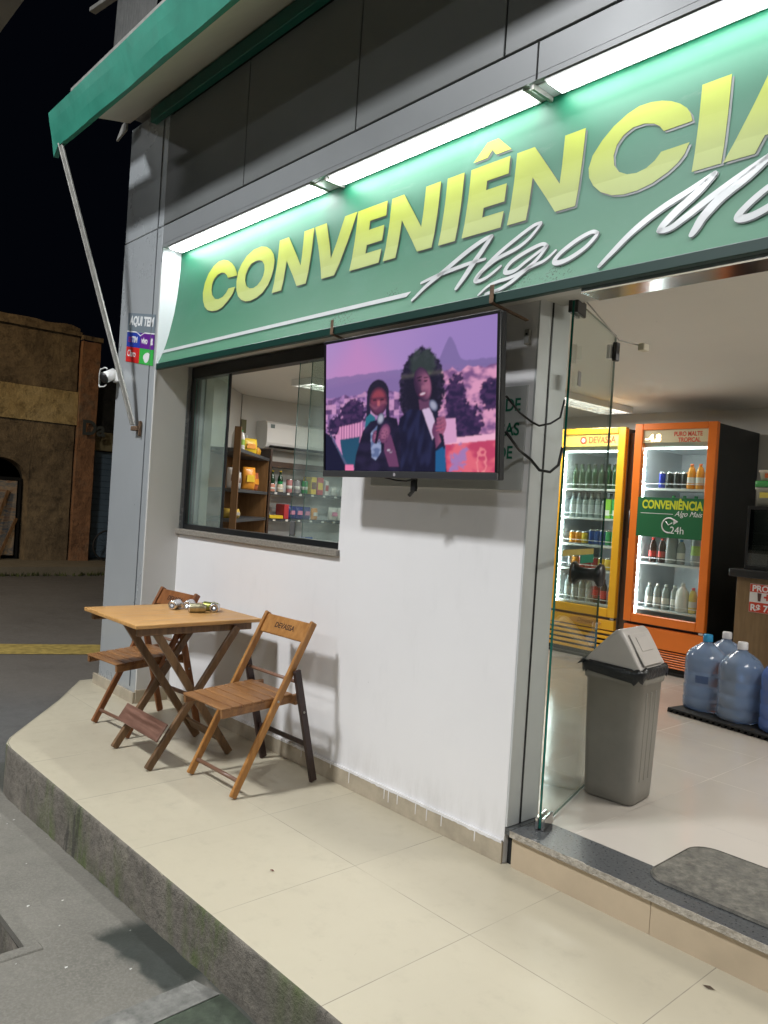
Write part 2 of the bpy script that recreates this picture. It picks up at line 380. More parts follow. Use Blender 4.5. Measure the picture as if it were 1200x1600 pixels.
# ================================================================== GROUND
def road_z(x): return -.198 if x > -2 else (-.198+(x+2)*.0288 if x > -4.5 else -.27)
m = MB()
xs = [60, 4, -2, -3.2, -4.5, -4.9]
pit = (-3.9, -2.79, .45, .955)   # drain opening
for i in range(len(xs)-1):
    a, b = xs[i], xs[i+1]
    ys = [-60, -8, 0, .45, .955, 1.6, 9]
    xx = [a, b]
    if a == -2: xx = [a, -2.79, b]
    if a == -3.2: xx = [a, -3.9, b]
    for j in range(len(xx)-1):
        for k in range(len(ys)-1):
            xa, xb = xx[j], xx[j+1]
            if xa <= -2.79 and xb >= -3.9 and ys[k] >= .45 and ys[k+1] <= .955: continue
            m.poly([(xb, ys[k], road_z(xb)), (xa, ys[k], road_z(xa)), (xa, ys[k+1], road_z(xa)), (xb, ys[k+1], road_z(xb))], forecourt_m)
struct(m, 'forecourt')
m = MB(); m.poly([(-80, -80, -.274), (-4.9, -80, -.274), (-4.9, 80, -.274), (-80, 80, -.274)], asphalt)
m.poly([(-4.9, 9, -.274), (60, 9, -.274), (60, 80, -.274), (-4.9, 80, -.274)], asphalt); struct(m, 'road')
# joint strip between forecourt and road
m = MB(); ym = mat('yellow_road_paint', (.33, .26, .075), .7, 0, .5, 14)
d = Vector((.40, .87)).normalized(); n = Vector((d.y, -d.x))
p0 = Vector((-8.572, 2.504))-d*9
q = [p0, p0+d*22, p0+d*22+n*.52, p0+n*.52]; m.poly([(v.x, v.y, -.27) for v in (q[0], q[3], q[2], q[1])], ym); struct(m, 'yellow_road_line')
m = MB(); m.poly([(-2.23, .6, -.198), (-2.11, .6, -.196), (-2.135, 1.35, -.196), (-2.25, 1.32, -.198)], mat('worn_white_paint', (.205, .20, .18), .8, 0, .5, 18, .2, 80)); struct(m, 'white_ground_marking')
m = MB(); m.poly([(-2.105, .6, -.195), (-.6, .6, -.195), (-.6, 1.36, -.195), (-2.13, 1.355, -.195)], mat('worn_green_paint', (.052, .066, .044), .8, 0, .5, 22, .2, 80)); struct(m, 'green_ground_marking')
# drain pit: walls, frame and grating
dr = thing('drain', 'dark open drain pit with a concrete rim in the forecourt', 'drain', (-3.3, .7, -.25))
m = MB(); a, b, c, e = pit
for q in ([(a, c), (b, c)], [(b, c), (b, e)], [(b, e), (a, e)], [(a, e), (a, c)]):
    (x1, y1), (x2, y2) = q; m.poly([(x1, y1, -.25), (x2, y2, -.25), (x2, y2, -.7), (x1, y1, -.7)], kerb_m)
m.poly([(a, c, -.55), (b, c, -.55), (b, e, -.55), (a, e, -.55)], mat('drain_sludge', (.02, .025, .022), .25, 0, .6, 20, .5, 20)); B(m, 'pit', dr)
m = MB(); m.box(b, b+.05, c, e+.05, -.245, -.214, forecourt_m, .004); m.prism([(b, -.245), (b, -.216), (a, -.245), (a, -.27)], e, e+.05, forecourt_m, 'y'); B(m, 'rim', dr)
m = MB()
for k in range(7): m.bar((a+.12+k*.15, c+.01, -.34), (a+.12+k*.15, e-.01, -.34), .03, .012, rusty)
B(m, 'grating', dr)

# ------------------------------------------------------------------ raised platform
edge = [(1.9, 1.425), (-4.30, 1.345), (-4.41, 1.352), (-4.50, 1.395), (-5.14, 1.88), (-5.62, 2.20), (-7.75, 4.25), (-7.75, 7.3), (1.9, 7.3)]
m = MB(); m.prism(edge[:6]+[(-5.62, 2.75), (1.9, 2.75)], -.012, 0, tile_out); struct(m, 'pavement')
# kerb body, slightly rough front
m = MB(); t = bmesh.new(); N = 150; x0, x1 = 1.9, -4.30
front = [(x0+(x1-x0)*k/N, 1.422-.080*k/N) for k in range(N+1)]+edge[2:6]
def nz(x, z, s=9): return noise.noise(Vector((x*s, z*s, 3.1)))
rows = [-.003, -.012, -.05, -.10, -.15, -.20, -.25, -.32]; grid = []
for j, z in enumerate(rows):
    grid.append([t.verts.new((x, y-(.003 if j else .0)+nz(x, z)*.006*(1 if j else .6)+(nz(x*3, z*3)*.003), z)) for x, y in front])
for j in range(len(rows)-1):
    for k in range(len(front)-1): t.faces.new((grid[j][k], grid[j][k+1], grid[j+1][k+1], grid[j+1][k]))
top = [t.verts.new((x, y+.004+(.004 if k > N else 0), .0015)) for k, (x, y) in enumerate(front)]
for k in range(len(front)-1): t.faces.new((grid[0][k], top[k], top[k+1], grid[0][k+1]))
bmesh.ops.recalc_face_normals(t, faces=t.faces[:]); m.merge(t, kerb_m, True)
struct(m, 'kerb')
# interior floor
m = MB(); m.prism([(1.6, 2.705), (-5.42, 2.705), (-7.15, 4.36), (-7.15, 7.0), (1.6, 7.0)], -.02, .143, tile_in); struct(m, 'shop_floor')
# far pavement and kerb
m = MB(); far = [(-15.6, -8), (-14.95, 4.2), (-14.87, 6.2), (-14.4, 14), (-30, 14), (-30, -8)]
m.prism(far, -.3, -.12, pave_far); struct(m, 'far_pavement')
m = MB(); rnd = random.Random(3)
gm = mat('dry_grass', (.06, .075, .02), .9, 0, .4, 9)
for k in range(700):
    yy = rnd.uniform(1, 9); xx = -15.25+(yy-1)*.04+.14+rnd.gauss(0, .05)+.15; h = rnd.uniform(.02, .09); a = rnd.uniform(0, 6.3); s = .02
    m.poly([(xx-s*math.cos(a), yy-s*math.sin(a), -.272), (xx+s*math.cos(a), yy+s*math.sin(a), -.272), (xx+rnd.gauss(0, .02), yy+rnd.gauss(0, .02), -.272+h)], gm)
stuff(m, 'grass', 'thin dry grass along the far kerb', 'grass')

# ================================================================== SHOP BUILDING
sh = thing('shop_building', 'grey and white convenience shop building with panelled front', 'building', (-2, 2.6, 0))
WY = 2.507
m = MB(); XL, XR, X9 = -4.858, -1.935, 1.6
m.box(XL, XR, WY, 2.65, -.25, 1.13, white_wall); m.box(-3.112, XR, WY, 2.65, 1.13, 2.27, white_wall)
B(m, 'front_wall', sh)
m = MB(); m.box(XL, X9, WY, 2.65, 2.27, 4.0, inner_wall); m.box(1.3, X9, WY+.003, 2.65, .0, 2.27, inner_wall); B(m, 'upper_wall', sh)
m = MB(); m.box(-4.842, XR-.001, WY-.011, WY-.0005, 0, .088, base_tile, .001)
B(m, 'skirting', sh)
m = MB(); rnd = random.Random(5)   # ragged lower edge and drips of the white paint over the skirting
t = bmesh.new(); n = 260; lo = []; hi = []
for k in range(n+1):
    xx = -4.84+(XR-.004+4.84)*k/n; dz = .004*abs(noise.noise(Vector((xx*14, 0, 0))))+.004*noise.noise(Vector((xx*50, 1, 0)))
    lo.append(t.verts.new((xx, WY-.0125, .086-dz-.004))); hi.append(t.verts.new((xx, WY-.0125, .0935)))
for k in range(n): t.faces.new((lo[k], lo[k+1], hi[k+1], hi[k]))
b2 = [t.verts.new((v.co.x, WY-.0005, .0935)) for v in hi]
for k in range(n): t.faces.new((hi[k], hi[k+1], b2[k+1], b2[k]))
m.merge(t, white_wall)
for xx in [-2.08, -2.27, -2.43, -2.61, -2.64, -2.9, -3.05, -3.3, -2.36, -2.55]:
    L = rnd.uniform(.02, .055); m.prism([(xx-.003, .082), (xx+.003, .082), (xx+.0015, .082-L), (xx-.0015, .082-L)], WY-.0122, WY-.0108, white_wall, 'y')
B(m, 'paint_drip', sh)
# corner pillar
m = MB(); m.box(-5.46, -4.862, 2.27, 2.70, -.27, 3.150, pillar_m, .003); B(m, 'pillar', sh)
m = MB(); m.box(-5.46, -4.862, 2.272, 2.70, 3.157, 3.97, pillar_m, .003); B(m, 'pillar_top_panel', sh)
m = MB(); m.box(-4.940, -4.932, 2.2655, 2.2695, .1, 3.95, mat('groove_shadow_gap', (.12, .13, .14), .6)); B(m, 'pillar_joint', sh)
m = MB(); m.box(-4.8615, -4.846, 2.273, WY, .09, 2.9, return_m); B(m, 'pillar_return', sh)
m = MB(); m.box(-5.52, -4.848, 2.252, 2.269, -.10, .072, base_tile, .002); m.box(-4.8615, -4.842, 2.2695, WY-.012, 0, .089, base_tile, .002)
m.box(-5.53, -5.461, 2.27, 2.6, -.25, .06, base_tile, .002); B(m, 'pillar_skirting', sh)
# fascia: lower band, dark backing, panels with open joints
m = MB(); m.box(-4.862, X9, 2.272, 2.404, 3.03, 3.150, band_m, .002); m.box(-4.862, X9, 2.272, 2.30, 3.008, 3.03, band_m); B(m, 'fascia_band', sh)
m = MB(); m.box(-4.865, X9, 2.295, WY-.003, 3.152, 3.96, dark_gap); B(m, 'fascia_backing', sh)
jx = [-4.862, -3.878, -2.89, -1.995, -1.05, -.1, .8, X9]
for k in range(len(jx)-1):
    m = MB(); m.box(jx[k]+.004, jx[k+1]-.004, 2.27, 2.293, 3.158, 3.87, panel_m, .002); B(m, 'fascia_panel', sh)
m = MB(); m.box(-1.835, -1.829, 2.2695, 2.2715, 3.01, 3.149, dark_gap); B(m, 'band_joint', sh)
# eave
m = MB(); m.box(-5.05, X9, 2.22, 2.269, 3.875, 3.965, green_dark, .004); B(m, 'eave_trim', sh)
m = MB()   # sheet-metal fascia with slight dents and a torn lower corner
t = bmesh.new(); n = 110; cols = []
for k in range(n+1):
    xx = -5.455+(X9+5.455)*(k/n); dn = .006*noise.noise(Vector((xx*2.2, 5, 0)))+.002*noise.noise(Vector((xx*9, 2, 0)))
    zb = 3.645+(.012*noise.noise(Vector((xx*30, 1, 4))) if xx < -5.2 else 0)-(.05 if k == 0 else 0)
    cols.append([t.verts.new(p) for p in ((xx, 1.80, 3.885), (xx, 1.695+dn*.3, 3.868), (xx, 1.708+dn*1.5, 3.80), (xx, 1.726+dn*2, 3.72), (xx, 1.745+dn, zb), (xx, 1.775, zb+.004))])
for k in range(n):
    for j in range(5): t.faces.new((cols[k][j], cols[k][j+1], cols[k+1][j+1], cols[k+1][j]))
bmesh.ops.recalc_face_normals(t, faces=t.faces[:])
m.merge(t, green_paint); o = B(m, 'eave_fascia', sh)
sm = o.modifiers.new('thick', 'SOLIDIFY'); sm.thickness = .004; sm.offset = 0
m = MB(); t = bmesh.new()
lo = [(-4.83, 1.776, 3.665), (X9, 1.776, 3.665), (X9, 2.22, 3.955), (-5.38, 2.22, 3.975)]
a = [t.verts.new(p) for p in lo]; b = [t.verts.new((p[0], p[1], p[2]+.03)) for p in lo]
t.faces.new(a); t.faces.new(b[::-1])
for k in range(4): t.faces.new((a[k], a[(k+1) % 4], b[(k+1) % 4], b[k]))
bmesh.ops.recalc_face_normals(t, faces=t.faces[:]); m.merge(t, soffit_m); B(m, 'eave_soffit', sh)
m = MB(); m.box(-5.40, X9, 1.81, 2.9, 4.02, 4.06, galv); m.prism([(X9, 2.9), (-5.7, 2.9), (-7.1, 4.3), (-7.1, 7.1), (X9, 7.1)], 3.95, 4.0, dark_gap); B(m, 'roof', sh)
m = MB(); m.prism([(-5.56, 3.90), (-5.47, 3.985), (-5.40, 4.0), (-5.40, 3.93)], 2.2, 2.215, galv, 'y'); B(m, 'bent_flashing', sh)
# corrugated sheet above the eave
cs = thing('roof_sheet', 'grey corrugated metal sheet sticking up behind the green eave', 'roof sheet', (-5.2, 2.2, 4.1))
m = MB(); t = bmesh.new(); cols = []
for k in range(65):
    f = k/64; off = .012*math.sin(k*math.pi/2)
    cols.append([t.verts.new((-5.62+f*.75, 2.18+off+0*f, 5.2)), t.verts.new((-5.35+f*.62, 2.05+off, 4.05))])
for k in range(64): t.faces.new((cols[k][0], cols[k][1], cols[k+1][1], cols[k+1][0]))
m.merge(t, mat('dull_zinc', (.10, .10, .095), .7, .3, .3, 10), True); B(m, 'sheet', cs); m = MB(); m.bar((-5.9, 2.1, 4.93), (-4.7, 2.16, 4.80), .05, .03, galv, (0, 0, 1)); B(m, 'purlin', cs)
# door: jamb, threshold, riser
m = MB(); m.box(XR, -1.925, WY+.0005, 2.71, .149, 2.28, jamb_m, .001); m.box(-1.9245, -1.921, 2.585, 2.592, .149, 2.28, black_al); B(m, 'door_jamb', sh)
m = MB(); m.box(-1.903, 1.3, WY-.012, 2.705, .120, .147, granite, .003)
m.box(-1.932, -1.9035, WY+.001, 2.705, .120, .147, granite); B(m, 'threshold', sh)
m = MB(); t = bmesh.new(); n = 200; a = []; b = []
for k in range(n+1):
    xx = -1.9+3.2*k/n; a.append(t.verts.new((xx, WY-.0125, .1475))); b.append((xx, max(.001, .001+.013*noise.noise(Vector((xx*11, 7, 0)))+.006*noise.noise(Vector((xx*45, 7, 0))))))
c1 = [t.verts.new((x, WY-.0125+y, .1478)) for x, y in b]; c2 = [t.verts.new((v.co.x, WY-.0135, .1225)) for v in a]
for k in range(n): t.faces.new((a[k], a[k+1], c1[k+1], c1[k])); t.faces.new((c2[k], c2[k+1], a[k+1], a[k]))
bmesh.ops.recalc_face_normals(t, faces=t.faces[:]); m.merge(t, chip_m); B(m, 'threshold_worn_edge', sh)
m = MB()
for k in range(6): m.box(-1.897+k*.60, -1.899+(k+1)*.60, WY+.003, WY+.02, -.01, .1195, riser_m)
m.box(-1.93, 1.7, WY+.0205, 2.70, -.01, .1195, dark_gap); B(m, 'step_riser', sh)
# underside of the sign recess and steel head over the door
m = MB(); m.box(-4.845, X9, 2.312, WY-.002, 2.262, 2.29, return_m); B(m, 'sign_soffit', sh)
m = MB(); m.box(-1.60, 1.3, 2.300, 2.420, 2.190, 2.2615, steel_m, .004); B(m, 'door_head', sh)
# window
wi = MB(); FY0, FY1 = 2.535, 2.60
wi.box(-4.846, -3.112, FY0, FY1, 1.1655, 1.198, black_al, .002); wi.box(-4.846, -3.112, FY0, FY1, 2.185, 2.262, black_al, .002)
wi.box(-4.846, -4.822, FY0, FY1, 1.1985, 2.1845, black_al); wi.box(-3.130, -3.1125, FY0, FY1, 1.1985, 2.1845, glass_edge)
win = B(wi, 'window', sh)
def pane(x0, x1, y, z0, z1, gm_, parent, name='pane', th=.006):
    m = MB(); m.box(x0, x1, y, y+th, z0, z1, gm_)
    for f in m.bm.faces:
        pass
    me_i = m.mi(glass_edge)
    for f in m.bm.faces:
        n = f.normal if f.normal.length else f.calc_center_median(); f.normal_update()
        if abs(f.normal.x) > .5: f.material_index = me_i
    return B(m, name, parent)
pane(-4.80, -4.35, 2.548, 1.20, 2.18, glass_d, win); pane(-4.81, -4.43, 2.575, 1.20, 2.18, glass_d, win)
pane(-3.61, -3.132, 2.548, 1.20, 2.18, glass_d, win); pane(-3.53, -3.133, 2.575, 1.20, 2.18, glass_d, win)
m = MB(); m.box(-4.362, -4.338, 2.540, 2.5475, 1.2, 2.18, black_al); B(m, 'pane_stile', win)
m = MB(); m.box(-3.595, -3.55, 2.536, 2.5475, 1.205, 1.29, mat('grey_handle', (.10, .10, .10), .4), .006, seg=2); B(m, 'pane_lock', win)
m = MB(); m.box(-4.846, -3.098, 2.482, 2.65, 1.1305, 1.165, granite_l, .003); B(m, 'sill', win)
# room
m = MB(); m.prism([(-5.41, 2.651), (-7.10, 4.30), (-7.2, 4.20), (-5.46, 2.651)], -.2, 2.9, inner_wall)
m.box(-7.2, -7.1, 4.31, 7.1, -.2, 2.9, inner_wall); m.box(-7.09, 1.55, 7.0, 7.1, -.2, 2.9, inner_wall); m.box(1.5, 1.6, 2.66, 6.99, -.2, 2.9, inner_wall)
m.box(-5.455, -4.846, 2.651, 2.71, .14, 2.9, inner_wall); m.box(-3.10, -1.94, 2.651, 2.71, .14, 2.47, inner_wall)
B(m, 'inner_wall', sh)
m = MB(); m.prism([(1.5, 2.715), (-5.48, 2.715), (-7.09, 4.30), (-7.09, 6.995), (1.5, 6.995)], 2.48, 2.52, ceil_m); B(m, 'ceiling', sh)

# ------------------------------------------------------------------ glass door standing open into the shop
hin = Vector((-1.835, 2.600)); farp = Vector((-2.035, 3.235)); dd = (farp-hin); DL = dd.length; dd.normalize(); da = math.atan2(dd.y, dd.x)
gd = thing('glass_door', 'frameless clear glass door standing open inward beside the grey bin', 'door', (hin.x, hin.y, .147), da)
m = MB(); m.box(0, DL, -.005, .005, .008, 2.13, glass_door); ie = m.mi(glass_edge)
for f in m.bm.faces:
    f.normal_update()
    if abs(f.normal.x) > .5 or abs(f.normal.z) > .5: f.material_index = ie
m.build('glass_pane', gd)
m = MB(); m.box(-.005, .11, -.02, -.0055, 0, .05, chrome, .003); m.box(-.005, .11, .0055, .02, 0, .05, chrome, .003); m.build('pivot_hinge', gd)
m = MB(); m.box(-.005, .11, -.02, -.0055, 2.075, 2.135, black_al, .003); m.box(-.005, .11, .0055, .02, 2.075, 2.135, black_al, .003); m.build('pivot_hinge', gd)
m = MB(); tp = mat('mustard_tape', (.34, .27, .06), .6, 0, .2, 10); m.box(.05, .50, -.0075, -.0055, 1.10, 1.125, tp); m.build('yellow_tape', gd)
m = MB(); m.box(.30, .50, -.0085, -.0058, 1.062, 1.099, mat('green_sticker', (.01, .16, .09), .5)); m.build('green_label', gd)
m = MB()
RX = Matrix.Translation((.445, 0, 1.01)) @ Matrix.Rotation(R(90), 4, 'X')
m.lathe([(.012, -.075), (.048, -.07), (.055, -.055), (.030, -.035), (.026, 0), (.030, .035), (.055, .055), (.048, .07), (.012, .075)], black_pl, 20, RX); m.build('door_knob', gd)
m = MB(); m.box(.10, .135, -.008, -.0055, 1.80, 1.86, mat('grey_clip', (.25, .25, .24), .5)); m.build('grey_clip', gd)
# closer arm with a small white plug hanging on a cord
ca = thing('hanging_cord', 'thin cord with a black and white clip strung across the door top', 'cord', (-1.75, 2.75, 2.25))
m = MB(); m.tube([(-1.84, 2.66, 2.30), (-1.83, 2.78, 2.24), (-1.82, 2.92, 2.17), (-1.76, 3.02, 2.155)], .003, galv, 6); B(m, 'cord', ca)
m = MB(); m.box(-1.775, -1.745, 2.995, 3.04, 2.135, 2.165, mat('cream_plastic', (.6, .55, .42), .5), .003); B(m, 'connector', ca)
m = MB(); m.box(-1.85, -1.83, 2.92, 2.95, 2.085, 2.165, black_pl, .003); m.box(-1.872, -1.852, 2.91, 2.94, 2.095, 2.155, white_pl, .003); B(m, 'clip', ca)
m = MB(); m.tube([(-1.45, 3.0, 2.474), (-1.38, 3.07, 2.462), (-1.30, 3.1, 2.462), (-1.20, 3.12, 2.476)], .004, black_pl, 6)
tag(m.build('ceiling_wire'), 'short loose black wire hanging from the ceiling above the doorway', 'wire')

# ================================================================== SIGN
sg = thing('shop_sign', 'large green sign reading CONVENIÊNCIA Algo Mais above the shopfront', 'sign', (-2, 2.4, 2.245))
prof = [(3.004, 2.404), (2.882, 2.402), (2.708, 2.391), (2.60, 2.378), (2.531, 2.365), (2.45, 2.349), (2.375, 2.33), (2.31, 2.309), (2.245, 2.282)]
def sy(z):
    for (za, ya), (zb, yb) in zip(prof, prof[1:]):
        if z >= zb or (zb, yb) == prof[-1]:
            return ya+(yb-ya)*(z-za)/(zb-za)
    return prof[-1][1]
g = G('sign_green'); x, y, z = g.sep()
c = g.ramp(g.mr(z, .05, .70), [(0, (.062, .172, .105)), (.45, (.026, .118, .068)), (1, (.0015, .088, .042))])  # glare put into the colour: paler and greyer towards the bottom
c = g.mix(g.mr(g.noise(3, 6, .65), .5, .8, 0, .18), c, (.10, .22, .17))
for qx, qz, qr in ((-.95, .03, .11), (.09, .035, .10), (-.62, .10, .06), (.30, .03, .06)):
    dx_ = g.math('SUBTRACT', x, qx); dz_ = g.math('SUBTRACT', z, qz); dd_ = g.math('SQRT', g.math('ADD', g.math('MULTIPLY', dx_, dx_), g.math('MULTIPLY', g.math('MULTIPLY', dz_, dz_), 3.0)))
    c = g.mix(g.math('MULTIPLY', g.mr(dd_, qr*.4, qr*1.6, 1, 0), g.mr(g.noise(110, 3, .7), .57, .62, 0, .9)), c, (.02, .02, .015))
c = g.mix(g.mr(g.noise(7, 6, .7, stretch=(.5, 1, 2.2)), .58, .76, 0, .22), c, (.12, .17, .13))
g.out(c, .5); g.b.inputs['Specular IOR Level'].default_value = .28; sign_green = g.m
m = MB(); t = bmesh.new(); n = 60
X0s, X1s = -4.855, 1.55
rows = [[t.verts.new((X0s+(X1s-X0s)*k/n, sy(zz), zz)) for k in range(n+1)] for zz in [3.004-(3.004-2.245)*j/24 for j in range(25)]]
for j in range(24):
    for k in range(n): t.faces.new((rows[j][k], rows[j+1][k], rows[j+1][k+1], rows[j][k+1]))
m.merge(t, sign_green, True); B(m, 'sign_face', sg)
m = MB(); m.box(X0s, X1s, 2.272, 2.300, 2.205, 2.2445, mat('lip_dark_green', (.003, .035, .026), .4), .003); B(m, 'bottom_lip', sg)
m = MB(); m.prism([(2.271, 2.07), (2.271, 3.0075), (2.403, 3.0075), (2.403, 2.882)]+[(yy-.0005, zz) for zz, yy in prof[2:]]+[(2.281, 2.2)], -4.8455, -4.8435, niche_m, 'x')
B(m, 'side_cheek', sg)
m = MB(); m.box(X0s, X1s, 2.3005, 2.4035, 3.005, 3.029, niche_m); B(m, 'light_box_top', sg)
m = MB()
for xx in (-3.12, -1.86): m = MB(); m.box(xx, xx+.012, 2.28, 2.40, 2.985, 3.0045, galv); B(m, 'light_box_rib', sg)

g = G('sign_letter_yellow'); x, y, z = g.sep()
c = g.ramp(g.mr(z, .28, .60), [(0, (.29, .33, .11)), (.5, (.28, .32, .055)), (1, (.25, .29, .014))])  # same glare in the letter colour, yellow turning paler downwards
g.out(c, .5); g.b.inputs['Specular IOR Level'].default_value = .25; letter_m = g.m
letter_sh = mat('sign_letter_shadow', (.018, .035, .026), .4); script_m = mat('sign_script_white', (.42, .43, .43), .35)
LET = {
 'C': [[(-4.083,2.717),(-4.097,2.745),(-4.123,2.776),(-4.161,2.806),(-4.211,2.832),(-4.265,2.847),(-4.326,2.849),(-4.385,2.831),(-4.439,2.792),(-4.474,2.738),(-4.481,2.678),(-4.458,2.619),(-4.423,2.578),(-4.373,2.548),(-4.309,2.531),(-4.245,2.527),(-4.19,2.539),(-4.141,2.569),(-4.102,2.604),(-4.083,2.648),(-4.162,2.651),(-4.182,2.626),(-4.215,2.607),(-4.264,2.601),(-4.308,2.61),(-4.351,2.64),(-4.374,2.677),(-4.377,2.716),(-4.359,2.747),(-4.321,2.765),(-4.277,2.77),(-4.235,2.76),(-4.206,2.741),(-4.19,2.722)]],
 'O': [[(-3.847,2.843),(-3.791,2.829),(-3.743,2.804),(-3.708,2.77),(-3.691,2.733),(-3.689,2.688),(-3.697,2.641),(-3.719,2.595),(-3.758,2.557),(-3.812,2.536),(-3.872,2.528),(-3.929,2.533),(-3.982,2.552),(-4.03,2.582),(-4.063,2.624),(-4.078,2.68),(-4.076,2.736),(-4.044,2.781),(-3.996,2.818),(-3.927,2.841)],
       [(-3.853,2.764),(-3.819,2.753),(-3.793,2.728),(-3.783,2.696),(-3.785,2.662),(-3.802,2.635),(-3.834,2.613),(-3.872,2.604),(-3.915,2.609),(-3.954,2.631),(-3.98,2.667),(-3.983,2.704),(-3.967,2.736),(-3.937,2.759),(-3.893,2.767)]],
 'N': [[(-3.66,2.837),(-3.572,2.837),(-3.424,2.65),(-3.43,2.837),(-3.342,2.837),(-3.342,2.537),(-3.424,2.537),(-3.567,2.704),(-3.567,2.537),(-3.658,2.537)]],
 'V': [[(-3.334,2.837),(-3.235,2.837),(-3.16,2.636),(-3.087,2.837),(-2.990,2.837),(-3.103,2.537),(-3.209,2.537)]],
 'E': [[(-2.984,2.836),(-2.769,2.836),(-2.768,2.766),(-2.884,2.766),(-2.884,2.722),(-2.774,2.722),(-2.774,2.647),(-2.884,2.647),(-2.884,2.605),(-2.769,2.605),(-2.769,2.536),(-2.984,2.536)]],
 'N.': [[(-2.738,2.836),(-2.656,2.836),(-2.514,2.651),(-2.514,2.834),(-2.422,2.834),(-2.422,2.536),(-2.512,2.536),(-2.653,2.715),(-2.653,2.536),(-2.739,2.536)]],
 'I': [[(-2.382,2.834),(-2.284,2.834),(-2.284,2.535),(-2.382,2.535)]],
 'E^': [[(-2.246,2.833),(-2.038,2.833),(-2.038,2.761),(-2.150,2.761),(-2.150,2.722),(-2.042,2.722),(-2.042,2.647),(-2.150,2.647),(-2.150,2.606),(-2.038,2.606),(-2.038,2.537),(-2.246,2.537)],],
 '^': [[(-2.239,2.861),(-2.168,2.926),(-2.110,2.926),(-2.037,2.861),(-2.115,2.861),(-2.139,2.888),(-2.162,2.861)]],
 'N..': [[(-2.004,2.832),(-1.918,2.832),(-1.778,2.647),(-1.778,2.832),(-1.688,2.832),(-1.69,2.537),(-1.778,2.537),(-1.913,2.71),(-1.913,2.537),(-2.005,2.537)]],
 'C.': [[(-1.271,2.72),(-1.28,2.748),(-1.295,2.771),(-1.321,2.795),(-1.354,2.815),(-1.389,2.829),(-1.429,2.838),(-1.475,2.840),(-1.518,2.827),(-1.568,2.800),(-1.611,2.762),(-1.646,2.716),(-1.656,2.672),(-1.648,2.633),(-1.626,2.598),(-1.589,2.563),(-1.539,2.538),(-1.492,2.528),(-1.441,2.528),(-1.386,2.540),(-1.335,2.564),(-1.305,2.587),(-1.285,2.612),(-1.272,2.648),(-1.371,2.646),(-1.391,2.621),(-1.42,2.603),(-1.455,2.596),(-1.492,2.602),(-1.525,2.62),(-1.549,2.651),(-1.557,2.689),(-1.549,2.726),(-1.526,2.753),(-1.49,2.77),(-1.447,2.769),(-1.41,2.757),(-1.387,2.74),(-1.371,2.718)]],
 'I.': [[(-1.249,2.832),(-1.153,2.832),(-1.153,2.539),(-1.249,2.539)]],
 'A': [[(-1.147,2.539),(-1.018,2.832),(-.925,2.832),(-.796,2.539),(-.893,2.539),(-.915,2.592),(-1.028,2.592),(-1.050,2.539)],[(-1.000,2.662),(-.943,2.662),(-.9715,2.735)]],
}
def sign_mesh(loops_list, off, m, name, dx=0, dz=0, th=.0):
    """2D outlines in (X, z) laid on the curved sign face"""
    t = bmesh.new()
    for loops in loops_list:
        ed = []
        for lp in loops:
            vs_ = [t.verts.new((x+dx, 0, z+dz)) for x, z in lp]
            for k in range(len(vs_)): ed.append(t.edges.new((vs_[k], vs_[(k+1) % len(vs_)])))
        bmesh.ops.triangle_fill(t, edges=ed, use_beauty=True, normal=(0, -1, 0))
    zz = 2.24
    while zz < 3.0:
        bmesh.ops.bisect_plane(t, geom=t.verts[:]+t.edges[:]+t.faces[:], plane_co=(0, 0, zz), plane_no=(0, 0, 1)); zz += .03
    for v in t.verts: v.co.y = sy(v.co.z)-off
    for f in t.faces:
        f.normal_update()
        if f.normal.y > 0: f.normal_flip()
    mb = MB(); mb.merge(t, m); return B(mb, name, sg)
for k, lps in LET.items():
    sign_mesh([lps], .0035, letter_m, 'accent' if k == '^' else 'letter')
for l in LET.values(): sign_mesh([l], .0018, letter_sh, 'letter_shadow', .009, -.009)
def stroke(pts, wd, rnd_=True):
    """thick centripetal polyline -> outline quads"""
    P = [Vector(p) for p in pts]
    if len(P) > 2:   # Catmull-Rom
        Q = []
        for i in range(len(P)-1):
            a, b, c, d_ = P[max(i-1, 0)], P[i], P[i+1], P[min(i+2, len(P)-1)]
            for k in range(6):
                u = k/6; Q.append(.5*((2*b)+(c-a)*u+(2*a-5*b+4*c-d_)*u*u+(3*b-a-3*c+d_)*u**3))
        P = Q+[P[-1]]
    polys = []; n = len(P)
    def nrm(i):
        d = (P[min(i+1, n-1)]-P[max(i-1, 0)]); d = d.normalized() if d.length > 1e-6 else Vector((1, 0)); return Vector((-d.y, d.x))
    def ww(i): return wd*(.62+.38*math.sin(math.pi*min(1, max(0, (i+.6)/(n-.0)))))/2*(1.12)
    for i in range(n-1):
        a, b = nrm(i)*ww(i), nrm(i+1)*ww(i+1); polys.append([P[i]+a, P[i+1]+b, P[i+1]-b, P[i]-a])
    for i in (0, n-1): polys.append([P[i]+Vector((math.cos(q), math.sin(q)))*ww(i) for q in [k*math.pi/5 for k in range(10)]])
    return polys
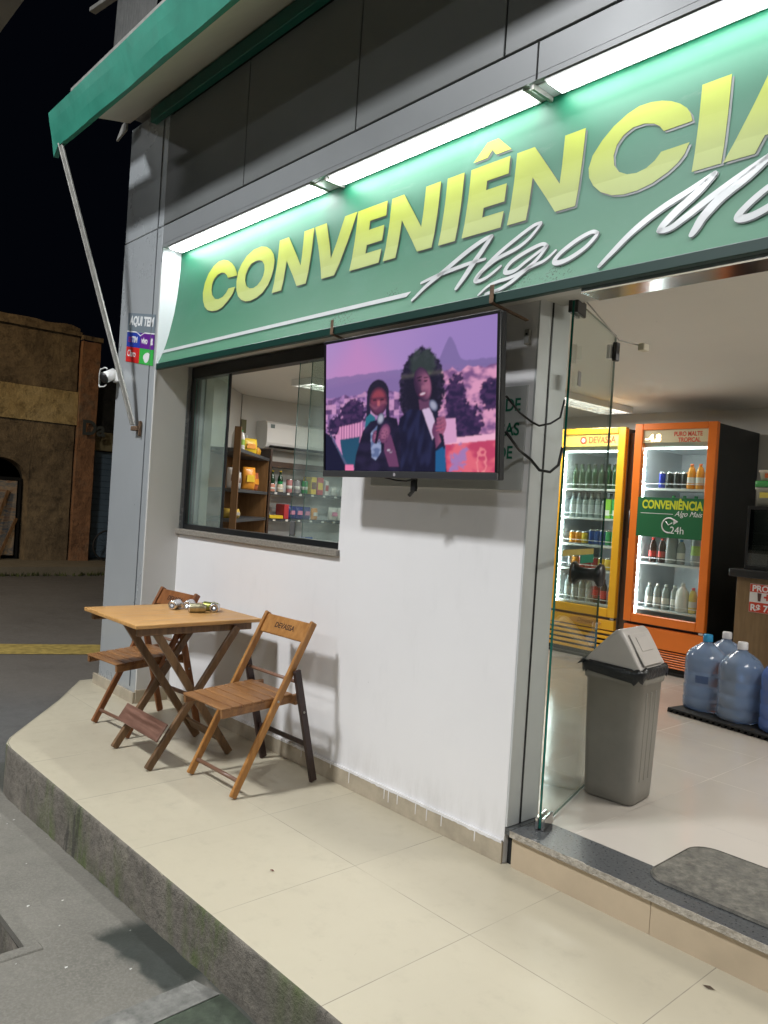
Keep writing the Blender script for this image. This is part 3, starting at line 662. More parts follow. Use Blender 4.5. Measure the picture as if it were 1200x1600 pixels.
STR = [
 (26, [(-2.455,2.3),(-2.391,2.355),(-2.307,2.405),(-2.208,2.462),(-2.126,2.498),(-2.075,2.509)]),
 (31, [(-2.075,2.507),(-2.113,2.453),(-2.152,2.395),(-2.18,2.345),(-2.202,2.309)]),
 (20, [(-2.432,2.375),(-2.343,2.392),(-2.248,2.403),(-2.157,2.412),(-2.084,2.413)]),
 (19, [(-2.10,2.327),(-2.078,2.362),(-2.019,2.400),(-1.93,2.424),(-1.874,2.456),(-1.832,2.503)]),
 (21, [(-1.834,2.507),(-1.871,2.502),(-1.945,2.466),(-2.018,2.422),(-2.074,2.374),(-2.106,2.334),(-2.093,2.319),(-2.046,2.327),(-1.989,2.363)]),
 (21, [(-1.78,2.403),(-1.81,2.415),(-1.877,2.399),(-1.936,2.373),(-1.958,2.342),(-1.944,2.327),(-1.904,2.331),(-1.858,2.361),(-1.784,2.402)]),
 (21, [(-1.78,2.402),(-1.816,2.352),(-1.866,2.313),(-1.91,2.279),(-1.96,2.258),(-2.02,2.252)]),
 (17, [(-2.058,2.253),(-2.022,2.285),(-1.975,2.297),(-1.911,2.304),(-1.832,2.33),(-1.774,2.343),(-1.735,2.374)]),
 (22, [(-1.571,2.407),(-1.596,2.413),(-1.649,2.396),(-1.705,2.362),(-1.727,2.333),(-1.71,2.32),(-1.665,2.326),(-1.609,2.354),(-1.574,2.389),(-1.568,2.405)]),
 (26, [(-1.52,2.268),(-1.486,2.311),(-1.424,2.376),(-1.338,2.433),(-1.241,2.476),(-1.169,2.511)]),
 (33, [(-1.169,2.509),(-1.219,2.458),(-1.275,2.413),(-1.313,2.373),(-1.324,2.355)]),
 (27, [(-1.323,2.353),(-1.288,2.353),(-1.237,2.384),(-1.17,2.428),(-1.088,2.476),(-1.002,2.521)]),
 (35, [(-1.001,2.518),(-1.059,2.47),(-1.132,2.421),(-1.178,2.369),(-1.194,2.333),(-1.204,2.312)]),
 (28, [(-.90,2.441),(-.972,2.424),(-1.027,2.387),(-1.064,2.345),(-1.055,2.328),(-1.01,2.333),(-.94,2.37),(-.90,2.43),(-.915,2.36),(-.88,2.33),(-.82,2.37)]),
 (22, [(-.76,2.43),(-.80,2.36),(-.79,2.325),(-.74,2.34),(-.70,2.38)]),
 (22, [(-.62,2.43),(-.66,2.41),(-.64,2.37),(-.66,2.33),(-.72,2.32)])]
for a, b in ((0, 3), (3, 5), (5, 8), (8, 9), (9, 13), (13, 14), (14, 15), (15, 16)):
    polys = [[p] for wd, pts in STR[a:b] for p in stroke(pts, wd/3.75*.0031)]
    sign_mesh(polys, .0052, script_m, 'script_letter'); sign_mesh(polys, .0042, letter_sh, 'script_shadow', .005, -.005)
sign_mesh([[[(-4.853, 2.340), (-4.853, 2.318), (-2.505, 2.322), (-2.483, 2.344)]]], .004, script_m, 'white_stripe')
sign_mesh([[[(-.55, 2.343), (-.56, 2.322), (1.5, 2.322), (1.5, 2.343)]]], .004, script_m, 'white_stripe')

# ------------------------------------------------------------------ fluorescent fittings in the top of the sign
g = G('lit_diffuser'); x, y, z = g.sep()
v = g.mr(g.noise(3.2, 5, .65, stretch=(1, 3, 1)), .40, .72, 33, 24); v = g.math('MULTIPLY', v, g.mr(g.noise(14, 5, .7, stretch=(1, 3, 1)), .60, .75, 1, .72)); g.lk(v, g.b.inputs['Emission Strength'])
g.b.inputs['Emission Color'].default_value = (.95, .985, 1, 1); diffuser = g.m
segs = [(-4.79, -3.24, 'leftmost lit light panel above the letters CONV'), (-3.095, -1.90, 'lit light panel above the letters NIÊN of the sign'), (-1.80, -.50, 'lit light panel above the letters CIA of the sign'), (-.38, .86, 'lit light panel past the end of the sign lettering')]
for a, b, lab in segs:
    tf = thing('sign_light', lab, 'light', ((a+b)/2, 2.35, 2.99), 0, 'light panels lighting the sign')
    m = MB(); m.box(a, b, 2.279, 2.396, 2.9965, 3.0045, white_pl); B(m, 'backing', tf)
    m = MB(); m.box(a+.006, b-.006, 2.290, 2.380, 2.990, 2.9960, diffuser, .002); B(m, 'diffuser', tf)
# the unlit bare stretch between the first two fittings

# ================================================================== TABLE AND CHAIRS
def make_chair(name, label, rail_m, seat_m, rear_m, board_m, loc, rz, wx=.20, txt=True):
    t = thing(name, label, 'chair', loc, rz, 'folding wooden chairs at the table')
    for s_ in (-1, 1):
        m = MB(); m.bar((s_*(wx-.011), -.190, .008), (s_*(wx-.011), .228, .800), .038, .020, rail_m, bevel=.004); m.build('back_rail', t)
        m = MB(); m.bar((s_*(wx+.012), .268, .004), (s_*(wx+.012), .122, .575), .040, .020, rear_m, bevel=.004)
        o = m.build('rear_leg', t)
    st = MB()
    for s_ in (-1, 1): st.bar((s_*(wx-.037), -.262, .398), (s_*(wx-.037), .20, .428), .038, .020, seat_m, bevel=.003)
    st.bar((-(wx-.03), .165, .405), (wx-.03, .165, .405), .03, .018, seat_m, (0, 1, 0), .002)
    st.build('seat_frame', t)
    sl = MB()
    for k in range(7):
        y = -.240+k*.058; z = .4215+(y+.262)/.462*.030
        sl.bar((-(wx-.026), y, z), (wx-.026, y, z), .010, .052, seat_m, (0, 1, .065), .0025)
    sl.build('seat', t)
    m = MB()
    d = Vector((0, .418, .792)).normalized(); c0 = Vector((0, -.190, .008))+d*.835
    m.bar(tuple(c0+Vector((-(wx-.022), 0, 0))), tuple(c0+Vector((wx-.022, 0, 0))), .014, .102, board_m, tuple(d), .003)
    o = m.build('backrest', t)
    if txt:
        nv = Vector((0, -d.z, d.y)); xv = Vector((1, 0, 0)); base = c0+nv*.0075-d*.012
        M = Matrix(((1, d.x, nv.x, base.x), (0, d.y, nv.y, base.y), (0, d.z, nv.z, base.z), (0, 0, 0, 1)))
        text_obj('burnt_lettering', 'DEVASSA', .040, mat('burnt_brown', (.05, .02, .01), .8), M, o, bold=.02, align='CENTER', extrude=.0005)
    for s_ in (-1, 1):
        for y_, z_, xo in ((.032, .429, wx), (.176, .364, wx+.0225)):
            m = MB(); m.lathe([(.0065, xo-.001), (.0065, xo+.0015), (.003, xo+.003)], galv, 10, Matrix.Rotation(R(90*s_), 4, 'Y') @ Matrix.Identity(4)); 
            for v in m.bm.verts: v.co.y += y_; v.co.z += z_
            m.build('bolt', t)
    m = MB(); m.tube([(-(wx-.02), -.155, .075), (wx-.02, -.155, .075)], .010, w_pole, 10); m.build('front_dowel', t)
    m = MB(); m.bar((-(wx), .226, .19), (wx, .226, .19), .024, .014, rear_m, (0, 1, 0), .003); m.build('rear_crossbar', t)
    m = MB(); m.tube([(-(wx), .135, .515), (wx, .135, .515)], .009, w_pole, 10); m.build('rear_dowel', t)
    return t
make_chair('folding_chair', 'honey coloured folding wooden chair with two dark purplish rear legs, right of the table', w_rail, w_seat, w_dark, w_rail, (-3.283, 2.135, 0), R(1.5), .205)
make_chair('folding_chair', 'reddish brown folding wooden chair partly hidden behind the table, nearest the pillar', w_red, w_seat, w_red, w_red, (-4.375, 2.085, 0), R(5), .20)

tb = thing('folding_table', 'square wooden folding table with crossed legs and a faded foot board', 'table', (-3.94, 2.03, 0))
m = MB(); m.box(-4.272, -3.608, 1.672, 2.400, .722, .742, w_top, .004, seg=2); B(m, 'tabletop', tb)
m = MB(); m.box(-3.668, -3.643, 1.70, 2.36, .680, .7215, w_leg, .003); B(m, 'apron', tb)
m = MB(); m.box(-4.235, -4.21, 1.70, 2.36, .680, .7215, w_leg, .003); B(m, 'apron', tb)
for x0, x1 in ((-3.633, -3.66), (-4.043, -4.02)):
    m = MB(); m.bar((x0, 1.790, .006), (x0, 2.262, .70), .042, .022, w_leg, bevel=.004); B(m, 'leg', tb)
    m = MB(); m.bar((x1, 2.275, .006), (x1, 1.800, .70), .042, .022, w_leg, bevel=.004); B(m, 'leg', tb)
m = MB(); m.lathe([(.007, 0), (.007, .003)], galv, 10, Matrix.Translation((-3.621, 2.02, .36)) @ Matrix.Rotation(R(90), 4, 'Y')); B(m, 'bolt', tb)
m = MB(); m.bar((-4.09, 1.85, .185), (-3.615, 1.85, .185), .012, .10, w_foot, (0, .56, .83), .003); B(m, 'foot_board', tb)
m = MB(); m.bar((-4.0, 2.21, .10), (-3.67, 2.21, .10), .012, .075, w_leg, (0, -.56, .83), .003); B(m, 'rear_brace', tb)
for y_ in (1.81, 2.25): m = MB(); m.bar((-4.20, y_, .695), (-3.67, y_, .695), .03, .022, w_leg, (0, 1, 0), .003); B(m, 'cross_rail', tb)

# cans lying on the table
alu = mat('bare_aluminium', (.72, .72, .72), .22, .95, .05, 20); olive = mat('olive_gold_can', (.26, .27, .06), .28, .6, .4, 30); gold = mat('gold_silver_can', (.50, .46, .30), .3, .8, .45, 26)
canp = [(.0, .0), (.022, .0015), (.026, .0), (.0325, .008), (.033, .012), (.033, .105), (.027, .119), (.0265, .122), (.024, .120), (.0, .1195)]
def can_lying(x, y, ang, side, label, dent=0, k=.80):
    t = thing('drink_can', label, 'can', (x, y, .742+.033*k), R(ang), 'empty cans lying on the wooden table')
    m = MB(); M = Matrix.Rotation(R(90), 4, 'Y') @ Matrix.Diagonal((k, k, k, 1))
    m.lathe([p for p in canp if True], [alu, alu, alu, alu, side, side, alu, alu, alu], 28, M)
    for v in m.bm.verts:
        if dent and .02 < v.co.x < .10:
            q = noise.noise(v.co*28+Vector((x*9, y*7, 0)))*dent*math.sin((v.co.x-.02)/.08*math.pi); v.co.y *= 1+q; v.co.z *= 1+q*.8
            v.co.z = max(v.co.z, -.033*k)
    m.build('can_body', t)
    m = MB(); M2 = M @ Matrix.Translation((.008, 0, .1207)); m.lathe([(.010, 0), (.010, .001)], alu, 12, M2); m.build('pull_tab', t)
    return t
can_lying(-4.035, 2.075, 128, alu, 'bare silver can end at the left of the cans on the table')
can_lying(-4.010, 2.155, 136, alu, 'silver can lying second from the left on the table')
can_lying(-3.930, 2.120, 62, gold, 'dented silver and gold can lying in front of the other cans', .5)
can_lying(-3.975, 2.235, 40, olive, 'crumpled olive green can lying behind the silver ones', .6)
can_lying(-3.880, 2.255, 150, olive, 'olive gold can with its silver end at the right of the cans', .3)

# ================================================================== TELEVISION
tv = thing('television', 'flat television showing two singers, hanging over the white wall', 'television', (-2.45, 2.30, 1.84))
TW, TH_ = 1.078, .642
x0, x1 = -2.997, -1.914; tilt = math.atan2(.045, .63)
TM = Matrix.Translation(((x0+x1)/2, 2.297, 1.528)) @ Matrix.Rotation(tilt, 4, 'X')
TW = x1-x0
def tvb(m, name, lab=None):
    m.bm.transform(TM); return B(m, name, tv, lab)
m = MB(); m.box(-TW/2, TW/2, .006, .040, .0, TH_, matt_black, .004); m.box(-.36, .36, .0405, .065, .06, .44, black_pl, .01); tvb(m, 'back_shell')
m = MB(); bz = mat('glossy_bezel', (.010, .010, .012), .35, spec=.3)
m.box(-TW/2, TW/2, -.004, .0055, TH_-.012, TH_, bz, .001); m.box(-TW/2, -TW/2+.011, -.004, .0055, .030, TH_-.0125, bz, .001); m.box(TW/2-.013, TW/2, -.004, .0055, .030, TH_-.0125, bz, .001); tvb(m, 'bezel')
m = MB(); m.box(-TW/2, TW/2, -.008, .0055, 0, .029, mat('brushed_dark_strip', (.10, .10, .105), .35, .6), .002); o = tvb(m, 'bottom_strip')
m = MB(); m.lathe([(.008, 0), (.008, .001)], mat('small_badge', (.35, .33, .35), .4), 12, Matrix.Translation((-.03, -.0085, .015)) @ Matrix.Rotation(R(90), 4, 'X')); m.bm.transform(TM); B(m, 'badge', o)

# the picture on the screen: one vertex per picture dot
def sm(a, b, x):
    t = min(1, max(0, (x-a)/(b-a))) if a != b else (1 if x > a else 0); return t*t*(3-2*t)
def nse(u, v, s, k=0): return noise.noise(Vector((u*s, v*s, k)))
def fb(u, v, s, k=0): return nse(u, v, s, k)+.5*nse(u, v, s*2.1, k)+.25*nse(u, v, s*4.3, k)
def inpoly(x, y, P):
    c = False; n = len(P)
    for i in range(n):
        x1_, y1_ = P[i]; x2_, y2_ = P[i-1]
        if (y1_ > y) != (y2_ > y) and x < (x2_-x1_)*(y-y1_)/(y2_-y1_)+x1_: c = not c
    return c
def ell(x, y, cx_, cy_, rx, ry, a=0):
    dx, dy = x-cx_, y-cy_; ca, sa = math.cos(a), math.sin(a); dx, dy = dx*ca+dy*sa, -dx*sa+dy*ca
    return (dx/rx)**2+(dy/ry)**2
def lerp(a, b, t): return tuple(p+(q-p)*t for p, q in zip(a, b))
def screen_col(u, v):
    # u to the right, v downwards, 0..1 ; colours as sRGB 0..255
    c = lerp((182, 146, 204), (146, 124, 192), u*.8+.2*nse(u, v, 3))
    c = lerp(c, (215, 140, 195), sm(.35, .05, abs(u-.22)+abs(v-.25)*.6)*.6)
    ridge = .33+.03*fb(u, 0, 5)-.06*max(0, u-.55)
    if v > ridge: c = lerp(c, (140, 118, 180), .55)
    # far hill with a steep rock on the right
    rock = .27-.17*math.exp(-((u-.765)/.045)**2)+.01*fb(u, 0, 20)
    if v > rock: c = lerp(c, (112, 98, 150), .65)
    if v > .30+.05*fb(u, 0, 6, 3): c = lerp(c, (135, 108, 165), .5)
    if v > .42+.03*fb(u, 0, 9, 5):  # hillside houses
        b = fb(u, v, 26, 1); h = nse(round(u*34)/34, round(v*26)/26, 31, 8)
        c = lerp((172, 126, 182), (100, 72, 124), sm(-.2, .5, b))
        if h > .15: c = lerp(c, (225, 165, 205), .7)
        if h < -.25: c = lerp(c, (70, 45, 88), .6)
    if u > .70 and v > .30+.1*abs(fb(u, 0, 5, 9)): 
        b = fb(u, v, 15, 4); c = lerp((232, 160, 195), (120, 80, 130), sm(-.35, .5, b))
    for (cx_, cy_, rx, ry, dn) in ((.19, .56, .09, .10, .04), (.10, .66, .09, .09, -.02), (.80, .55, .055, .20, .0), (.86, .70, .075, .15, -.12), (.97, .50, .05, .10, .02)):
        e = ell(u, v, cx_, cy_, rx, ry)+fb(u, v, 38, 2)*.8
        if e < 1: c = lerp((66, 40, 82), (30, 22, 56), sm(.4, -.4, fb(u, v, 30, 6)+dn))
    # roofed stall at the left
    if inpoly(u, v, [(.07, .77), (.10, .66), (.26, .63), (.28, .80), (.09, .80)]): c = (235, 160, 200) if int(u*110) % 2 else (175, 110, 155)
    if inpoly(u, v, [(.10, .76), (.24, .74), (.22, .97), (.14, .98)]): c = lerp((12, 52, 84), (24, 80, 104), v)
    if inpoly(u, v, [(.07, .72), (.10, .72), (.12, .92), (.09, .90)]): c = (225, 150, 195)
    if inpoly(u, v, [(.0, .70), (.03, .72), (.17, 1.01), (.0, 1.01)]): c = (8, 12, 38)
    if inpoly(u, v, [(.025, .70), (.04, .72), (.165, .97), (.15, .98)]): c = (70, 88, 120)
    if v > .955 and .14 < u < .20: c = (250, 130, 175)
    # striped cloth / wall bottom right
    if u > .72 and v > .80-.10*(u-.72)+.02*math.sin(u*20): c = lerp((240, 105, 120), (200, 60, 95), sm(-.3, .3, fb(u, v, 9, 7)))
    if u > .72 and .78-.10*(u-.72) < v < .82-.10*(u-.72): c = (255, 190, 215)
    e = ell(u, v, .82, .92, .045, .10)+fb(u, v, 24, 1)*1.6
    if e < 1: c = lerp(c, (168, 125, 185), sm(1, .3, e))
    e = ell(u, v, .935, .93, .024, .09)+fb(u, v, 20, 9)*.8
    if .45 < e < 1: c = lerp(c, (255, 150, 150), .8)
    if inpoly(u, v, [(.72, .64), (.80, .64), (.81, .80), (.72, .82)]): c = (225, 165, 205)
    # ---------------- person on the right (taller, big curly hair)
    hr = ell(u, v, .612, .43, .128, .285)+fb(u, v, 30, 11)*.20+.12*nse(u, v, 90, 2)
    if hr < 1.06 and v < .72: c = lerp(lerp((14, 14, 30), (44, 36, 62), sm(-.3, .5, fb(u, v, 46, 12))*sm(.3, .9, hr)), c, sm(.92, 1.06, hr))
    e = ell(u, v, .618, .245, .088, .115)+fb(u, v, 30)*.35
    if e < 1: c = lerp(c, (60, 84, 62), sm(1, .4, e)*.55)
    e = abs(v-.325+.02*(u-.6))
    if e < .03 and abs(u-.615) < .12: c = lerp(c, (150, 145, 110), .35*sm(.03, 0, e))
    if inpoly(u, v, [(.60, .50), (.66, .50), (.665, .60), (.61, .60)]): c = (95, 55, 84)
    f = ell(u, v, .622, .395, .048, .122, -.15)
    if f < 1:
        c = lerp((158, 92, 120), (46, 26, 52), sm(-.035, .045, .622-u+.25*(v-.4)))
        c = lerp(c, (40, 24, 48), sm(.62, 1.0, f)*.8); c = lerp(c, (50, 30, 56), sm(.36, .29, v)*.7)
        c = lerp(c, (186, 120, 142), .5*sm(.03, 0, abs(u-.638)+abs(v-.415)*.7))
        if ell(u, v, .603, .365, .012, .006) < 1 or ell(u, v, .638, .372, .012, .006) < 1: c = (26, 14, 34)
        if ell(u, v, .603, .343, .015, .005, -.2) < 1 or ell(u, v, .640, .350, .014, .005, .2) < 1: c = (30, 15, 34)
        if ell(u, v, .622, .42, .009, .022) < 1: c = lerp(c, (190, 120, 140), .4)
        if ell(u, v, .622, .462, .021, .014, -.25) < 1: c = (120, 40, 70)
        if ell(u, v, .622, .460, .016, .007, -.25) < 1: c = (225, 200, 215)
    if inpoly(u, v, [(.49, .62), (.55, .56), (.61, .57), (.68, .56), (.73, .66), (.745, .80), (.76, 1.01), (.46, 1.01), (.47, .80)]):
        c = lerp((8, 11, 34), (24, 30, 62), sm(-.3, .5, nse(u+.1*v, v*.25, 34, 2)+.4*nse(u, v, 12, 3)))
    if inpoly(u, v, [(.62, .57), (.66, .56), (.69, .63), (.70, .74), (.68, .78)]): c = (215, 190, 220)
    if inpoly(u, v, [(.70, .86), (.75, .82), (.755, 1.01), (.70, 1.01)]): c = (18, 90, 140)
    if ell(u, v, .715, .70, .036, .075, .2) < 1 or inpoly(u, v, [(.685, .70), (.745, .66), (.735, .78), (.70, .84)]): c = lerp((165, 90, 120), (98, 50, 86), sm(-.02, .03, .715-u))
    for k in range(4):
        if ell(u, v, .722, .635+k*.026, .026, .0105, -.25) < 1: c = (150+8*k, 84, 112) if ell(u, v, .722, .635+k*.026, .026, .008, -.25) < 1 else (80, 38, 66)
    if inpoly(u, v, [(.672, .58), (.70, .56), (.75, .84), (.742, .85)]) and not (.62 < v < .74 and u > .70): c = (16, 20, 40)
    e = ell(u, v, .682, .545, .022, .042, -.3)
    if e < 1: c = lerp((165, 170, 190), (70, 78, 104), sm(.1, 1, e))
    # ---------------- person on the left
    hr = ell(u, v, .355, .44, .070, .115)
    if hr < 1: c = (22, 20, 36)
    if inpoly(u, v, [(.285, .44), (.305, .42), (.31, .66), (.28, .66)]) or inpoly(u, v, [(.40, .42), (.425, .46), (.43, .64), (.41, .64)]): c = (22, 22, 44)
    f = ell(u, v, .358, .485, .058, .105)
    if f < 1:
        c = lerp((150, 58, 70), (96, 46, 76), sm(.42, .56, v))
        c = lerp(c, (50, 24, 46), sm(.35, 1, f)*.85); c = lerp(c, (60, 26, 44), .6*sm(.012, 0, abs(v-.463)))
        c = lerp(c, (176, 110, 120), .35*sm(.02, 0, abs(v-.515-.02*math.sin(u*60))))
        if ell(u, v, .335, .475, .015, .006) < 1 or ell(u, v, .382, .475, .015, .006) < 1: c = (46, 18, 34)
        if ell(u, v, .360, .50, .010, .02) < 1: c = (185, 92, 100)
    if inpoly(u, v, [(.28, .60), (.31, .57), (.34, .60), (.33, .74), (.27, .70)]): c = (30, 110, 128)
    if inpoly(u, v, [(.26, .70), (.31, .63), (.36, .62), (.42, .60), (.475, .62), (.50, .78), (.50, 1.01), (.20, 1.01), (.215, .88)]):
        c = lerp((12, 12, 32), (28, 24, 52), sm(-.3, .4, nse(u, v, 14, 5)))
    if inpoly(u, v, [(.31, .72), (.355, .66), (.375, .75), (.38, .86), (.345, .92), (.32, .90), (.315, .84)]): c = lerp((150, 165, 200), (90, 110, 150), sm(-.2, .3, nse(u, v, 30)))
    if inpoly(u, v, [(.40, .70), (.44, .74), (.47, .86), (.49, .97), (.43, .97), (.40, .86)]): c = (104, 56, 92)
    for (cx_, cy_, rx, ry) in ((.345, .745, .024, .050), (.40, .725, .034, .070)):
        e = ell(u, v, cx_, cy_, rx, ry, .15)
        if e < 1: c = lerp((158, 92, 124), (100, 52, 88), sm(.1, 1, e))
    for k in range(4):
        for cx_, w_ in ((.345, .020), (.392, .024)):
            e = ell(u, v, cx_, .712+k*.023, w_, .010, .1)
            if .75 < e < 1.15: c = (76, 38, 70)
    if inpoly(u, v, [(.355, .66), (.375, .66), (.352, .80), (.337, .80)]): c = (14, 16, 34)
    e = ell(u, v, .374, .615, .022, .042, .15)
    if e < 1: c = lerp((180, 184, 200), (80, 84, 108), sm(.1, 1, e))
    if ell(u, v, .432, .855, .018, .012, .5) < 1 and fb(u, v, 60) > -.1: c = (200, 190, 205)
    return c
def lin(c): return tuple(((q/255+.055)/1.055)**2.4 if q > 10 else q/255/12.92 for q in (max(0, min(255, q)) for q in c))
NX, NY = 400, 236; SX0, SX1, SZ0, SZ1 = -TW/2+.012, TW/2-.0135, .0305, TH_-.0125
verts = []; cols = []; faces = []
for j in range(NY+1):
    for i in range(NX+1):
        u, v = i/NX, 1-j/NY; verts.append((SX0+(SX1-SX0)*u, .0015, SZ0+(SZ1-SZ0)*j/NY)); cols.append(lin(lerp(screen_col(u, v), (178, 145, 205), .09)))
for _ in range(3):
    src = cols[:]
    for j in range(1, NY):
        for i in range(1, NX):
            a = j*(NX+1)+i; p, q_, r_, t_ = src[a-1], src[a+1], src[a-NX-1], src[a+NX+1]; c0_ = src[a]
            cols[a] = tuple(.36*c0_[k]+.16*(p[k]+q_[k]+r_[k]+t_[k]) for k in range(3))
for j in range(NY):
    for i in range(NX): a = j*(NX+1)+i; faces.append((a, a+1, a+NX+2, a+NX+1))
me = bpy.data.meshes.new('screen'); me.from_pydata(verts, [], faces)
ca_ = me.color_attributes.new('picture', 'FLOAT_COLOR', 'POINT')
ca_.data.foreach_set('color', [q for c in cols for q in (*c, 1)])
mm = bpy.data.materials.new('screen_picture'); mm.use_nodes = True; b = mm.node_tree.nodes['Principled BSDF']
at_ = mm.node_tree.nodes.new('ShaderNodeVertexColor'); at_.layer_name = 'picture'
mm.node_tree.links.new(at_.outputs['Color'], b.inputs['Emission Color']); b.inputs['Emission Strength'].default_value = .88
b.inputs['Base Color'].default_value = (.01, .01, .012, 1); b.inputs['Roughness'].default_value = .12
me.materials.append(mm); me.transform(TM); o = new_obj('screen', me, tv); me.transform(W(tv).inverted())
m = MB(); m.box(-.05, .05, .0655, .09, .10, .30, black_pl); tvb(m, 'wall_mount')
m = MB(); m.box(-2.50, -2.42, 2.37, 2.5065, 1.58, 1.85, matt_black); B(m, 'mount_arm', tv)
m = MB(); m.tube([(-2.40, 2.33, 1.55), (-2.40, 2.34, 1.49), (-2.43, 2.33, 1.455)], .008, black_pl, 8); m.box(-2.415, -2.385, 2.32, 2.335, 1.475, 1.53, black_pl, .002); B(m, 'plug', tv)
m = MB(); m.tube([(-2.58, 2.318, 1.530), (-2.50, 2.318, 1.518), (-2.44, 2.32, 1.517), (-2.38, 2.318, 1.530)], .004, black_pl, 6); B(m, 'loose_wire', tv)
# TV hooks under the sign
for xx, lab in ((-2.975, 'rusty angle bracket under the sign at the left end of the television'), (-1.985, 'rusty angle bracket under the sign at the right end of the television')):
    t = thing('bracket', lab, 'bracket', (xx, 2.28, 2.22), 0, 'angle brackets under the sign')
    m = MB(); m.box(xx, xx+.02, 2.262, 2.266, 2.205, 2.275, rusty, .001); B(m, 'hook', t)
    m = MB(); m.bar((xx+.01, 2.264, 2.207), (xx+.035, 2.46, 2.175), .02, .006, rusty, (0, 0, 1)); B(m, 'arm', t)
t = MB(); t.tube([(-1.95, 2.36, 1.86), (-1.96, 2.46, 1.81), (-1.925, 2.497, 1.775), (-1.905, 2.52, 1.762), (-1.88, 2.56, 1.775), (-1.85, 2.58, 1.80), (-1.838, 2.585, 1.87)], .0045, black_pl, 8)
tag(t.build('cable'), 'thin black cable from the television, upper of the two', 'cable')
t = MB(); t.tube([(-1.94, 2.36, 1.72), (-1.95, 2.46, 1.66), (-1.92, 2.50, 1.625), (-1.89, 2.52, 1.585), (-1.86, 2.55, 1.58), (-1.84, 2.575, 1.61), (-1.83, 2.58, 1.68)], .006, black_pl, 8)
tag(t.build('cable'), 'thicker black cable hanging to the glass door edge, lower of the two', 'cable')
# notice on the wall behind the television
nt_ = thing('wall_notice', 'grey notice plate with green capitals behind the television', 'notice', (-2.4, 2.50, 1.71))
m = MB(); m.box(-2.88, -1.957, 2.497, 2.5065, 1.50, 1.925, mat('grey_notice_plate', (.44, .45, .44), .25), .001); B(m, 'plate', nt_)
gt = mat('notice_green', (.01, .13, .075), .4)
for s_, x_, z_ in (('A DE', -1.985, 1.825), ('ICAS', -1.985, 1.725), ('DE', -2.012, 1.63)):
    T('lettering', s_, .072, gt, MT(x_, 2.4965, z_), nt_, bold=.02, align='RIGHT', sx=.9, extrude=.0004)
m = MB(); m.box(-1.985, -1.96, 2.488, 2.5065, 2.09, 2.15, galv, .002); m.lathe([(.004, 0), (.004, .004)], black_pl, 8, Matrix.Translation((-1.972, 2.488, 2.13)) @ Matrix.Rotation(R(90), 4, 'X'))
tag(m.build('wall_plate'), 'small metal plate on the wall above the notice', 'plate')

# ================================================================== STRUT, CAMERA, CARRIER STICKER
st = thing('eave_strut', 'long galvanised diagonal strut from the eave corner to the pillar', 'strut', (-5.06, 2.25, 1.82))
m = MB(); m.bar((-5.36, 1.75, 3.66), (-5.065, 2.235, 1.845), .034, .012, galv, (1, 0, 0), .002)
m.bar((-5.343, 1.75, 3.66), (-5.048, 2.235, 1.845), .012, .034, galv, (1, 0, 0), .002); B(m, 'angle_bar', st)
m = MB(); m.box(-5.075, -4.99, 2.225, 2.262, 1.805, 1.835, rusty, .003); m.box(-5.00, -4.985, 2.245, 2.2635, 1.77, 1.87, rusty, .002); B(m, 'foot_bracket', st)
cm = thing('security_camera', 'small security camera in a clear housing on the pillar edge', 'camera', (-5.46, 2.25, 2.2))
m = MB(); m.box(-5.45, -5.36, 2.235, 2.262, 2.16, 2.25, white_pl, .008, seg=2); B(m, 'bracket', cm)
m = MB(); M = Matrix.Translation((-5.43, 2.20, 2.20)) @ Matrix.Rotation(R(120), 4, 'X') @ Matrix.Rotation(R(10), 4, 'Y')
m.lathe([(.0, -.05), (.038, -.05), (.040, .04), (.034, .055), (.0, .055)], [white_pl, white_pl, black_pl, black_pl], 20, M); B(m, 'camera_body', cm)
m = MB(); m.tube([(-5.60, 2.20, 2.15), (-5.60, 2.20, 2.24), (-5.585, 2.20, 2.262), (-5.50, 2.20, 2.265), (-5.47, 2.20, 2.255)], .005, white_pl, 6); m.tube([(-5.60, 2.20, 2.15), (-5.585, 2.20, 2.133), (-5.50, 2.2, 2.13), (-5.47, 2.20, 2.14)], .005, white_pl, 6)
m.box(-5.598, -5.48, 2.198, 2.202, 2.14, 2.26, glass); B(m, 'clear_hood', cm)

cs2 = thing('carrier_sticker', 'square sticker reading AQUI TEM with four phone company colour blocks', 'sticker', (-5.1, 2.268, 2.42))
skx0, skx1 = -5.318, -4.882; 
def skm(z, x): return z-(x-skx0)*.17   # the sticker hangs crooked
def skq(x0_, x1_, z0_, z1_, m_, name, y=2.2668, lab=None):
    m = MB(); pts = [(x0_, skm(z0_, x0_)), (x1_, skm(z0_, x1_)), (x1_, skm(z1_, x1_)), (x0_, skm(z1_, x0_))]; m.prism(pts, y-.0004, y, m_, 'y'); return B(m, name, cs2, lab)
xm = -5.10
skq(skx0, skx1, 2.515, 2.645, mat('sticker_grey', (.17, .21, .24), .4), 'grey_header')
b1 = skq(skx0, xm, 2.41, 2.5145, mat('sticker_blue', (.02, .05, .36), .4), 'blue_block'); b2_ = skq(xm+.001, skx1, 2.41, 2.5145, mat('sticker_purple', (.12, .015, .25), .4), 'purple_block')
b3 = skq(skx0, xm, 2.305, 2.4095, mat('sticker_red', (.60, .02, .02), .4), 'red_block'); b4 = skq(xm+.001, skx1, 2.305, 2.4095, mat('sticker_green', (.04, .42, .07), .4), 'green_block')
skw = mat('sticker_white', (.75, .76, .76), .4); skr = mat('sticker_print_red', (.5, .03, .08), .4)
ry = math.degrees(math.atan(.17))
